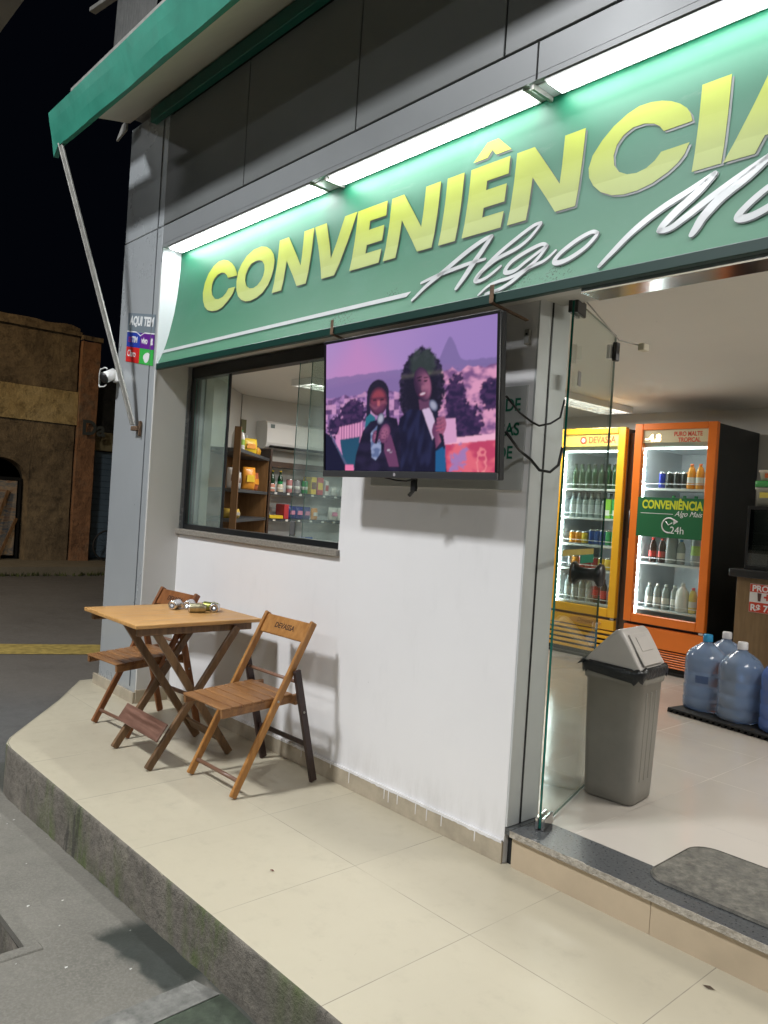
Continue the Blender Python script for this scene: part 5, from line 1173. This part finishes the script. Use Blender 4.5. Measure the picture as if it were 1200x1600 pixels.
# ceiling luminaires with louvres
lv = mat('louvre_reflector', (.7, .7, .68), .25, .6); lit = mat('lit_office_tube', (1, 1, 1), .4, emit=(1, .96, .88), es=7)
for (x, y, lab) in ((-4.05, 5.95, 'lit louvred ceiling light above the yellow fridge'), (-5.6, 4.6, 'lit louvred ceiling light near the shelves'), (-.6, 4.0, 'lit louvred ceiling light over the middle of the shop floor'), (.9, 5.6, 'lit louvred ceiling light at the right side of the shop')):
    t = thing('ceiling_light', lab, 'ceiling light', (x, y, 2.478), R(90), 'louvred ceiling lights')
    m = MB(); m.box(-.62, .62, -.15, -.135, -.055, 0, white_pl); m.box(-.62, .62, .135, .15, -.055, 0, white_pl); m.box(-.62, -.605, -.1345, .1345, -.055, 0, white_pl); m.box(.605, .62, -.1345, .1345, -.055, 0, white_pl); m.box(-.604, .604, -.134, .134, -.006, -.001, lv); m.build('housing', t)
    for s_ in (-.065, .065): m = MB(); m.tube([(-.59, s_, -.025), (.59, s_, -.025)], .010, lit, 8); m.build('tube', t)
    m = MB()
    for k in range(14): m.box(-.6+k*.0885, -.594+k*.0885, -.134, .134, -.054, -.038, lv)
    m.box(-.604, .604, -.003, .003, -.0535, -.0385, lv); m.build('louvre', t)

# air conditioner on the left wall
ac = thing('air_conditioner', 'white split air conditioner on the far left wall seen through the window', 'air conditioner', (-7.0, 5.0, 1.95))
m = MB(); m.prism([(-7.098, 2.225), (-6.93, 2.225), (-6.895, 2.205), (-6.885, 2.15), (-6.885, 2.0), (-6.905, 1.955), (-6.94, 1.935), (-7.098, 1.935)], 4.50, 5.52, white_pl, 'y'); B(m, 'casing', ac)
m = MB(); m.bar((-6.888, 4.54, 1.957), (-6.888, 5.48, 1.957), .012, .03, black_pl, (1, 0, 1)); B(m, 'air_outlet', ac)
m = MB(); m.box(-6.884, -6.8825, 4.54, 4.59, 2.15, 2.19, mat('small_grey_label', (.15, .2, .2), .4)); B(m, 'energy_label', ac)
m = MB(); m.box(-7.085, -7.075, 4.30, 4.36, 2.08, 2.22, mat('olive_box', (.10, .09, .02), .5)); m.bar((-7.09, 4.38, 2.06), (-7.09, 4.38, 1.9), .02, .02, white_pl)
tag(m.build('wall_switch'), 'small dark olive switch box on the wall left of the air conditioner', 'switch')

# ================================================================== SHELVES
un = thing('wall_shelves', 'white backed wall shelves with dark shelf boards under the air conditioner', 'shelves', (-6.95, 5.4, .145))
m = MB(); m.box(-7.095, -6.80, 4.505, 4.53, .145, 1.925, w_shelf_d, .002); B(m, 'side_panel', un)
m = MB(); m.box(-7.098, -7.09, 4.531, 6.9, .145, 1.80, mat('shelf_back_white', (.88, .90, .90), .5)); B(m, 'back_panel', un)
m = MB(); m.box(-7.0895, -6.82, 4.531, 6.9, 1.745, 1.80, w_shelf_d); B(m, 'top_board', un)
dk = mat('dark_grey_shelf', (.05, .055, .06), .5)
UZ = [1.485, 1.205, .925, .62]
for z in UZ: m = MB(); m.box(-7.0895, -6.83, 4.531, 6.9, z-.03, z, dk, .002); B(m, 'shelf', un)
m = MB()
for z in UZ:
    for k in range(12): m.box(-6.8295, -6.828, 4.60+k*.16, 4.632+k*.16, z-.026, z-.004, lab_w)
B(m, 'price_tags', un)
for y_ in (5.55, 6.5): m = MB(); m.box(-6.86, -6.835, y_, y_+.03, .15, 1.744, mat('white_upright', (.6, .63, .64), .4)); B(m, 'upright', un)
# diagonal unit
dg = Vector((-.72, .69)).normalized(); nn = Vector((dg.y, -dg.x))*1.0
if nn.x < 0: nn = -nn
org_ = Vector((-5.42, 2.70))
def dp(s_, n_): v = org_+dg*s_+nn*n_; return (v.x, v.y)
un2 = thing('wall_shelves', 'brown wooden shelf unit against the slanted wall left of the white shelves', 'shelves', (*dp(1.5, .1), .145))
def dbox(s0, s1, n0, n1, z0, z1, mt, name, par=un2):
    m = MB(); m.prism([dp(s0, n0), dp(s1, n0), dp(s1, n1), dp(s0, n1)], z0, z1, mt); return B(m, name, par)
dbox(.75, .78, .30, .355, .145, 2.0, w_shelf, 'front_post'); dbox(2.18, 2.21, .02, .34, .145, 1.82, w_shelf, 'side_panel'); dbox(.751, 2.179, .015, .02, .145, 1.82, w_shelf, 'back_panel')
DZ = [1.82, 1.476, 1.215, .90]
for z in DZ: dbox(.781, 2.179, .021, .35, z-.028, z, dk, 'shelf')
def at_(n_, s_, z): x, y = dp(s_, n_); return (x, y, z)
def bag(x, y, z, w_, h_, th, cm_, lab, word='snack_bag', rz=0, cat='bag', group='goods on the shelves', band=None):
    t = thing(word, lab, cat, (x, y, z), rz, group)
    m = MB(); rings = []; 
    for k in range(9):
        f = k/8; zz = h_*f; e = math.sin(math.pi*min(.96, max(.04, f)))**.55; hw = w_/2*(.90+.10*e); ht = max(.002, th/2*e)
        rings.append([(hw*math.cos(a)*(1 if abs(math.cos(a)) > .2 else 1), ht*math.sin(a)*(1+.25*noise.noise(Vector((a*2, f*5, x*9)))), zz) for a in [q*math.pi/7 for q in range(14)]])
    m.loft(rings, cm_); m.build('bag_body', t)
    if band:
        m = MB(); m.prism([(-w_*.30, h_*.36), (w_*.30, h_*.36), (w_*.26, h_*.66), (-w_*.26, h_*.66)], -th/2*1.12-.001, -th/2*1.0, band, 'y'); m.build('printed_label', t)
    return t
def carton(x, y, z, w_, d_, h_, cm_, lab, band=None, word='carton', rz=0, cat='box', group='goods on the shelves'):
    t = thing(word, lab, cat, (x, y, z), rz, group); m = MB(); m.box(-w_/2, w_/2, -d_/2, d_/2, 0, h_, cm_, .003); m.build('box', t)
    if band: m = MB(); m.box(-w_*.42, w_*.42, -d_/2-.0012, -d_/2-.0003, h_*.3, h_*.7, band); m.build('printed_label', t)
    return t
def bottle_t(x, y, z, cols_, lab, k=1, kind='beer', word='bottle', cat='bottle'):
    o = new_obj(word, drink_mesh(kind, lab, *cols_)); o.location = (x, y, z); o.scale = (k, k, k); return tag(o, lab, cat, 'goods on the shelves')
FR = R(90)  # facing +X
cr = mat('crimson_pack', (.45, .04, .05), .35); nav = mat('navy_pack', (.02, .04, .20), .3); pk = mat('pink_print', (.65, .25, .40), .4); ylp = mat('yellow_pack', (.72, .50, .03), .35); whp = mat('white_pack', (.68, .66, .64), .4); blp = mat('royal_blue_pack', (.02, .09, .45), .3); orp = mat('orange_pack', (.75, .30, .03), .3); grp = mat('green_pack', (.03, .28, .08), .35); brp = mat('brown_pack', (.16, .06, .03), .4)
xs_ = -6.90
bottle_t(xs_, 4.61, UZ[0], (dgrn, dgrn, ylp), 'green wine bottle with gold neck, first on the upper white shelf', .95); bottle_t(xs_, 4.71, UZ[0], (dgrn, canG, ylp), 'green wine bottle with gold neck, second on the upper white shelf', .95)
for k, (yy, cc, lb) in enumerate(((4.575, mat('salmon_tin', (.6, .25, .18), .4), 'small salmon tin in front of the green bottles'), (4.68, mat('cream_jar', (.65, .60, .45), .4), 'cream jar in front of the green bottles'), (4.80, mat('rose_tin', (.42, .18, .18), .4), 'rose coloured tin on the upper white shelf'), (4.90, mat('grey_tin', (.30, .28, .30), .4), 'grey tin on the upper white shelf'), (5.0, grp, 'green tin beside the cartons on the upper white shelf'))):
    t = thing('food_tin', lb, 'tin', (xs_+.045, yy, UZ[0]), 0, 'goods on the shelves'); m = MB(); h = .085 if k < 2 else .14
    m.lathe([(.034, 0), (.036, .004), (.036, h-.004), (.034, h)], [alu, cc, alu], 18); m.build('tin_body', t); m = MB(); m.lathe([(.0365, h*.3), (.0365, h*.55)], lab_w, 18); m.build('tin_label', t)
carton(xs_, 5.10, UZ[0], .07, .16, .19, ylp, 'mustard carton beside the green tin', brp, rz=FR); carton(xs_, 5.19, UZ[0], .08, .16, .19, cr, 'crimson carton beside the mustard one', ylp, rz=FR)
carton(xs_, 5.29, UZ[0], .05, .14, .16, whp, 'narrow white and red carton right of the crimson one', cr, rz=FR)
for k, yy in enumerate((5.43, 5.56, 5.66)): bag(xs_+.02, yy, UZ[0], .09, .10, .05, whp, ['small white cup pack behind the window glass', 'white packet behind the window glass, left of a pair', 'white packet behind the window glass, right of a pair'][k], 'packet', FR, band=mat('pale_print2', (.45, .5, .5), .4))
for k, yy in enumerate((5.82, 5.93)): carton(xs_+.02, yy, UZ[0], .05, .08, .13, whp, ['white and red box near the right end of the upper shelf', 'pale box at the right end of the upper shelf'][k], cr if k == 0 else lab_s, rz=FR)
carton(xs_+.02, 4.63, UZ[1], .17, .14, .035, ylp, 'flat yellow tray at the left of the middle white shelf', rz=FR, word='yellow_tray')
carton(xs_, 4.76, UZ[1], .06, .16, .155, cr, 'dark red box left of the navy packs', rz=FR)
for k, yy in enumerate((4.86, 4.96, 5.06)): bag(xs_+.02, yy, UZ[1], .11, .14, .06, nav, ['navy coffee pack, leftmost of three', 'navy coffee pack, middle of three', 'navy coffee pack with pink print, right of three'][k], 'coffee_pack', FR, band=pk)
bag(xs_+.02, 5.17, UZ[1], .09, .13, .05, orp, 'orange and white pack right of the navy packs', 'packet', FR, band=whp)
for k, yy in enumerate((5.42, 5.55, 5.70)): bag(xs_+.03, yy, UZ[1], .13, .15, .08, whp, ['white bag with pink print, leftmost of three behind the window glass', 'white bag with pink print, middle of three behind the window glass', 'white bag with pink print, rightmost of three behind the window glass'][k], 'food_bag', FR, band=pk)
for k, yy in enumerate((4.63, 4.74)): bag(xs_+.03, yy, UZ[2], .12, .07, .10, ylp, ['yellow soap pack, left one on the lower white shelf', 'yellow soap pack, right one on the lower white shelf'][k], 'packet', FR, band=grp)
for k, yy in enumerate((4.88, 5.0, 5.11)): bag(xs_+.03, yy, UZ[2], .11, .09, .08, blp, ['royal blue pack, leftmost on the lower white shelf', 'royal blue pack in the middle on the lower white shelf', 'royal blue pack, rightmost on the lower white shelf'][k], 'packet', FR, band=whp)
ra = math.atan2(nn.y, nn.x)+R(90)
x, y, z = at_(.26, .96, DZ[0]); bottle_t(x, y, z, (milk, lab_w, capr), 'white bottle with a red cap on top of the brown shelf unit', .6, 'big'); x, y, z = at_(.26, 1.22, DZ[0]); bottle_t(x, y, z, (milk, lime, capg), 'white bottle with a green cap on top of the brown shelf unit', .62, 'big')
x, y, z = at_(.25, 1.62, DZ[0]); bag(x, y, z, .17, .15, .07, ylp, 'yellow snack bag on top of the brown shelf unit', rz=ra-.8, band=orp); x, y, z = at_(.27, 1.95, DZ[0]); bag(x, y, z, .11, .09, .06, mat('amber_pack', (.75, .36, .02), .3), 'small amber bag beside the yellow snack bag', rz=ra)
x, y, z = at_(.27, .93, DZ[1]); bag(x, y, z, .12, .18, .07, whp, 'white printed bag on the middle shelf of the brown unit, nearest the window', rz=ra-.9, band=brp); x, y, z = at_(.25, 1.13, DZ[1]); bag(x, y, z, .11, .15, .06, lab_s, 'silvery bag beside the white one on the middle shelf of the brown unit', rz=ra-.8, band=brp)
x, y, z = at_(.26, 1.62, DZ[1]); bag(x, y, z, .15, .22, .08, orp, 'tall orange crisp bag on the middle shelf of the brown unit', rz=ra-.8, band=ylp); x, y, z = at_(.26, 1.88, DZ[1]); bag(x, y, z, .12, .18, .07, mat('rust_bag', (.45, .12, .04), .35), 'rust red crisp bag beside the tall orange one', rz=ra-.6, band=orp)
x, y, z = at_(.26, .98, DZ[2]); bag(x, y, z, .17, .085, .12, mat('gold_chip_bag', (.60, .42, .08), .3), 'low golden crisp bag on the lower shelf of the brown unit', rz=ra-.8, band=whp)
x, y, z = at_(.25, 1.5, DZ[3]); carton(x, y, z, .10, .10, .13, mat('silver_box', (.45, .46, .47), .3, .5), 'silver box on the bottom shelf of the brown unit', rz=ra)

# ================================================================== RUIN ACROSS THE ROAD
RXW = -16.25
ru = thing('ruined_building', 'crumbling brown ruin with an ochre band and arched opening across the road', 'building', (RXW-.2, 3.0, -.12))
def old_wall(name, a, b, c_, sc=1.4):
    g = G(name); n1 = g.noise(sc, 7, .7); n2 = g.noise(5, 8, .75); n3 = g.noise(22, 6, .7)
    c = g.ramp(n1, [(.3, a), (.5, b), (.72, c_)]); c = g.mix(g.mr(n2, .45, .72, 0, .75), c, tuple(q*.35 for q in a)); g.bump(n2, .9, .05); return g.out(c, .95)
r_br = old_wall('old_brown_render', (.10, .075, .045), (.20, .15, .09), (.30, .23, .13)); r_ba = old_wall('ochre_band_paint', (.34, .24, .10), (.52, .40, .19), (.60, .48, .26)); r_or = old_wall('peeling_orange_paint', (.24, .125, .065), (.32, .165, .085), (.20, .165, .12), 2.2)
def rough_box(m, x0, x1, y0, y1, z0, z1, mt, amp=.03, ny=40, nz_=16, topamp=0):
    t = bmesh.new(); gr = []
    for i in range(nz_+1):
        r_ = []
        for j in range(ny+1):
            yy = y0+(y1-y0)*j/ny; zz = z0+(z1-z0)*i/nz_
            if i == nz_: zz += topamp*noise.noise(Vector((yy*1.7, 3, 0)))+topamp*.5*noise.noise(Vector((yy*6, 3, 0)))
            r_.append(t.verts.new((x1+amp*noise.noise(Vector((yy*1.5, zz*1.5, 1)))+amp*.5*noise.noise(Vector((yy*6, zz*6, 1))), yy, zz)))
        gr.append(r_)
    for i in range(nz_):
        for j in range(ny): t.faces.new((gr[i][j], gr[i][j+1], gr[i+1][j+1], gr[i+1][j]))
    bk = [[t.verts.new((x0, v.co.y, v.co.z)) for v in gr[k]] for k in (0, -1)]
    for j in range(ny): t.faces.new((gr[-1][j], gr[-1][j+1], bk[1][j+1], bk[1][j]))
    t.faces.new([gr[i][-1] for i in range(nz_+1)]+[bk[1][-1], bk[0][-1]]); t.faces.new([gr[i][0] for i in range(nz_, -1, -1)]+[bk[0][0], bk[1][0]])
    m.merge(t, mt); return m
m = MB(); rough_box(m, RXW-.4, RXW, 5.10, 5.93, -.13, 2.66, r_br); rough_box(m, RXW-.4, RXW, -1.0, 3.3, -.13, 2.66, r_br)
# above the arch
arch = [(3.3, 1.35)]+[(3.3+.25-.25*math.cos(a), 1.35+.5*math.sin(a)) for a in [k*math.pi/2/6 for k in range(1, 6)]]+[(3.6, 1.88), (4.55, 1.90)]+[(4.55+.55*math.sin(a), 1.35+.55*math.cos(a)) for a in [k*math.pi/2/8 for k in range(1, 9)]]
m.prism(arch+[(5.10, 2.66), (3.3, 2.66)], RXW-.4, RXW-.002, r_br, 'x'); rough_box(m, RXW-.4, RXW-.01, -1.0, 5.93, 3.36, 4.68, r_br, .04, topamp=.10)
B(m, 'wall', ru)
m = MB(); rough_box(m, RXW-.4, RXW+.035, -1.0, 5.96, 2.67, 3.35, r_ba, .012); B(m, 'ochre_band', ru)
m = MB(); rough_box(m, RXW-.35, RXW+.10, 5.97, 6.34, -.13, 4.42, r_or, .03, 8, 50, .03); rough_box(m, RXW-.35, RXW+.14, 5.95, 6.37, 4.43, 4.52, r_br, .02, 8, 2); pl_ = B(m, 'corner_pilaster', ru)
T('painted_letters', 'Da', .42, mat('dark_graffiti', (.05, .06, .06), .9), Matrix.Translation((RXW+.16, 6.02, 2.50)) @ Matrix.Rotation(R(90), 4, 'Z') @ Matrix.Rotation(R(90), 4, 'X'), pl_, bold=.03, extrude=.002)
m = MB(); rough_box(m, RXW-.4, RXW+.05, -1.0, 5.96, 4.50, 4.58, r_br, .03, 50, 2); B(m, 'cornice', ru)
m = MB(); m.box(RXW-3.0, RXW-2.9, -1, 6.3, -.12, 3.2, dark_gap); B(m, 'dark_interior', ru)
pa = thing('advert_board', 'faded poster board leaning inside the arched opening of the ruin', 'board', (RXW-.3, 4.3, -.1))
g = G('faded_poster'); x, y, z = g.sep(); n1 = g.noise(2.4, 5, .7); n2 = g.noise(3.1, 3, .6, stretch=(1, 1, 2.5))
c = g.ramp(n2, [(.32, (.20, .10, .06)), (.45, (.34, .25, .17)), (.55, (.10, .13, .16)), (.68, (.38, .28, .18))]); g.out(g.mix(g.mr(n1, .4, .7, 0, .6), c, (.42, .34, .24)), .7)
m = MB(); m.box(RXW-.32, RXW-.28, 3.55, 4.98, -.05, 1.45, g.m, .01); B(m, 'poster', pa); m = MB(); m.box(RXW-.34, RXW-.27, 3.50, 5.05, 1.455, 1.52, black_al); m.box(RXW-.34, RXW-.27, 5.0, 5.05, -.10, 1.45, black_al); B(m, 'frame', pa)
for k, (ya, yb) in enumerate(((4.35, 4.80), (4.62, 4.98))):
    m = MB(); m.bar((RXW-.05, ya, -.1), (RXW-.24, yb, 1.25 if k == 0 else .7), .06, .035, w_leg, (1, 0, 0)); tag(m.build('plank'), ['long wooden plank leaning across the poster in the ruin arch', 'short wooden plank leaning at the right of the ruin arch'][k], 'plank')
hs = thing('blue_shutter_house', 'dark house with a pale blue shutter just right of the ruin', 'house', (-16.6, 7.6, -.12))
m = MB(); m.box(-17.0, -16.55, 6.40, 9.5, 2.62, 3.9, old_wall('dark_old_render', (.05, .045, .035), (.09, .08, .06), (.12, .10, .08))); m.box(-17.0, -16.55, 7.6, 9.5, -.12, 2.20, _m['dark_old_render']); B(m, 'wall', hs)
m = MB(); m.box(-17.0, -16.5, 6.40, 9.5, 2.22, 2.61, r_ba); B(m, 'lintel', hs)
m = MB(); sh_m = mat('pale_blue_shutter', (.22, .30, .36), .6, 0, .2, 4)
for k in range(18): m.box(-16.75, -16.70+(.012 if k % 2 else 0), 6.42, 7.59, -.10+k*.128, -.10+(k+1)*.128-.006, sh_m)
B(m, 'shutter', hs)
bc = thing('bicycle', 'dark bicycle parked in front of the pale blue shutter', 'bicycle', (-16.1, 6.95, -.12))
def wheel(yc):
    m = MB(); pts = [(-16.1, yc+.31*math.cos(a), .21+.31*math.sin(a)) for a in [k*math.pi/14 for k in range(29)]]; m.tube(pts, .018, rubber, 6)
    o = B(m, 'wheel', bc); m = MB()
    for k in range(9): a = k*math.pi/9; m.bar((-16.1, yc-.29*math.cos(a), .21-.29*math.sin(a)), (-16.1, yc+.29*math.cos(a), .21+.29*math.sin(a)), .003, .003, chrome, bevel=0)
    B(m, 'spokes', o)
wheel(6.72); wheel(7.72)
m = MB(); dkb = mat('dark_bike_paint', (.03, .03, .035), .3); P_ = lambda y, z: (-16.1, y, z)
for a, b in ((P_(7.72, .21), P_(7.45, .72)), (P_(7.45, .72), P_(6.92, .80)), (P_(7.28, .20), P_(7.45, .78)), (P_(7.28, .20), P_(6.92, .72)), (P_(7.28, .20), P_(7.72, .21)), (P_(6.92, .88), P_(6.72, .21))): m.tube([a, b], .016, dkb, 8)
B(m, 'frame', bc); m = MB(); m.tube([(-16.32, 6.98, .96), (-16.1, 6.90, .93), (-15.88, 6.98, .96)], .012, chrome, 8); B(m, 'handlebar', bc); m = MB(); m.loft([rrect(.14, .10, .04, .82, -16.1, 7.5), rrect(.16, .24, .05, .86, -16.1, 7.5), rrect(.10, .2, .04, .88, -16.1, 7.48)], rubber); B(m, 'saddle', bc)

# ================================================================== STATION CANOPY (over the viewer) AND SMALL LITTER
CANY = 2.57
cp = thing('station_canopy', 'pale grey edge of the petrol station canopy overhead', 'canopy', (-3, -5, CANZ))
m = MB(); m.box(-10.6, 12, -16, CANY, CANZ, CANZ+.45, mat('canopy_grey', (.40, .40, .38), .6, 0, .1, 1.2)); B(m, 'slab', cp)
em = mat('lit_canopy_lens', (1, 1, 1), .4, emit=(.93, .97, 1), es=18)
for x, y, e in CAN_LAMPS:
    if x < -10.2: continue
    m = MB(); m.box(x-.30, x+.30, y-.30, y+.30, CANZ-.07, CANZ-.001, white_pl, .01); lf = B(m, 'lamp_housing', cp)
    m = MB(); m.box(x-.24, x+.24, y-.24, y+.24, CANZ-.075, CANZ-.0705, em); B(m, 'lens', lf)
litter = [(-2.40, 1.71, .001), (-1.03, 2.38, .001)]
for k, (x, y, z) in enumerate(litter):
    m = MB(); L = .018 if k else .011
    m.poly([(x-L, y, z+.001), (x, y-L*.4, z+.004), (x+L*1.2, y+.004, z+.002), (x+.002, y+L*.45, z+.005)], mat('dry_leaf' if k else 'red_brown_scrap', (.08, .05, .03) if k else (.14, .03, .02), .8))
    tag(m.build('dry_leaf' if k else 'scrap'), ['tiny reddish brown scrap on the cream tiles', 'small dark leaf on the cream tiles near the step'][k], 'leaf' if k else 'scrap')
rnd = random.Random(11); m = MB(); wp = mat('pale_grit', (.55, .54, .5), .9)
for k in range(60):
    x, y = rnd.uniform(-4.5, -1.9), rnd.uniform(.3, 1.33); s = rnd.uniform(.002, .006); z = road_z(x)+.001
    if -3.95 < x < -2.73 and .4 < y < 1.01: continue
    m.poly([(x-s, y-s*.6, z), (x+s, y-s, z), (x+s*1.3, y+s*.7, z+.003), (x-s*.4, y+s, z+.001)], wp)
stuff(m, 'grit', 'pale specks of grit scattered on the forecourt', 'grit')
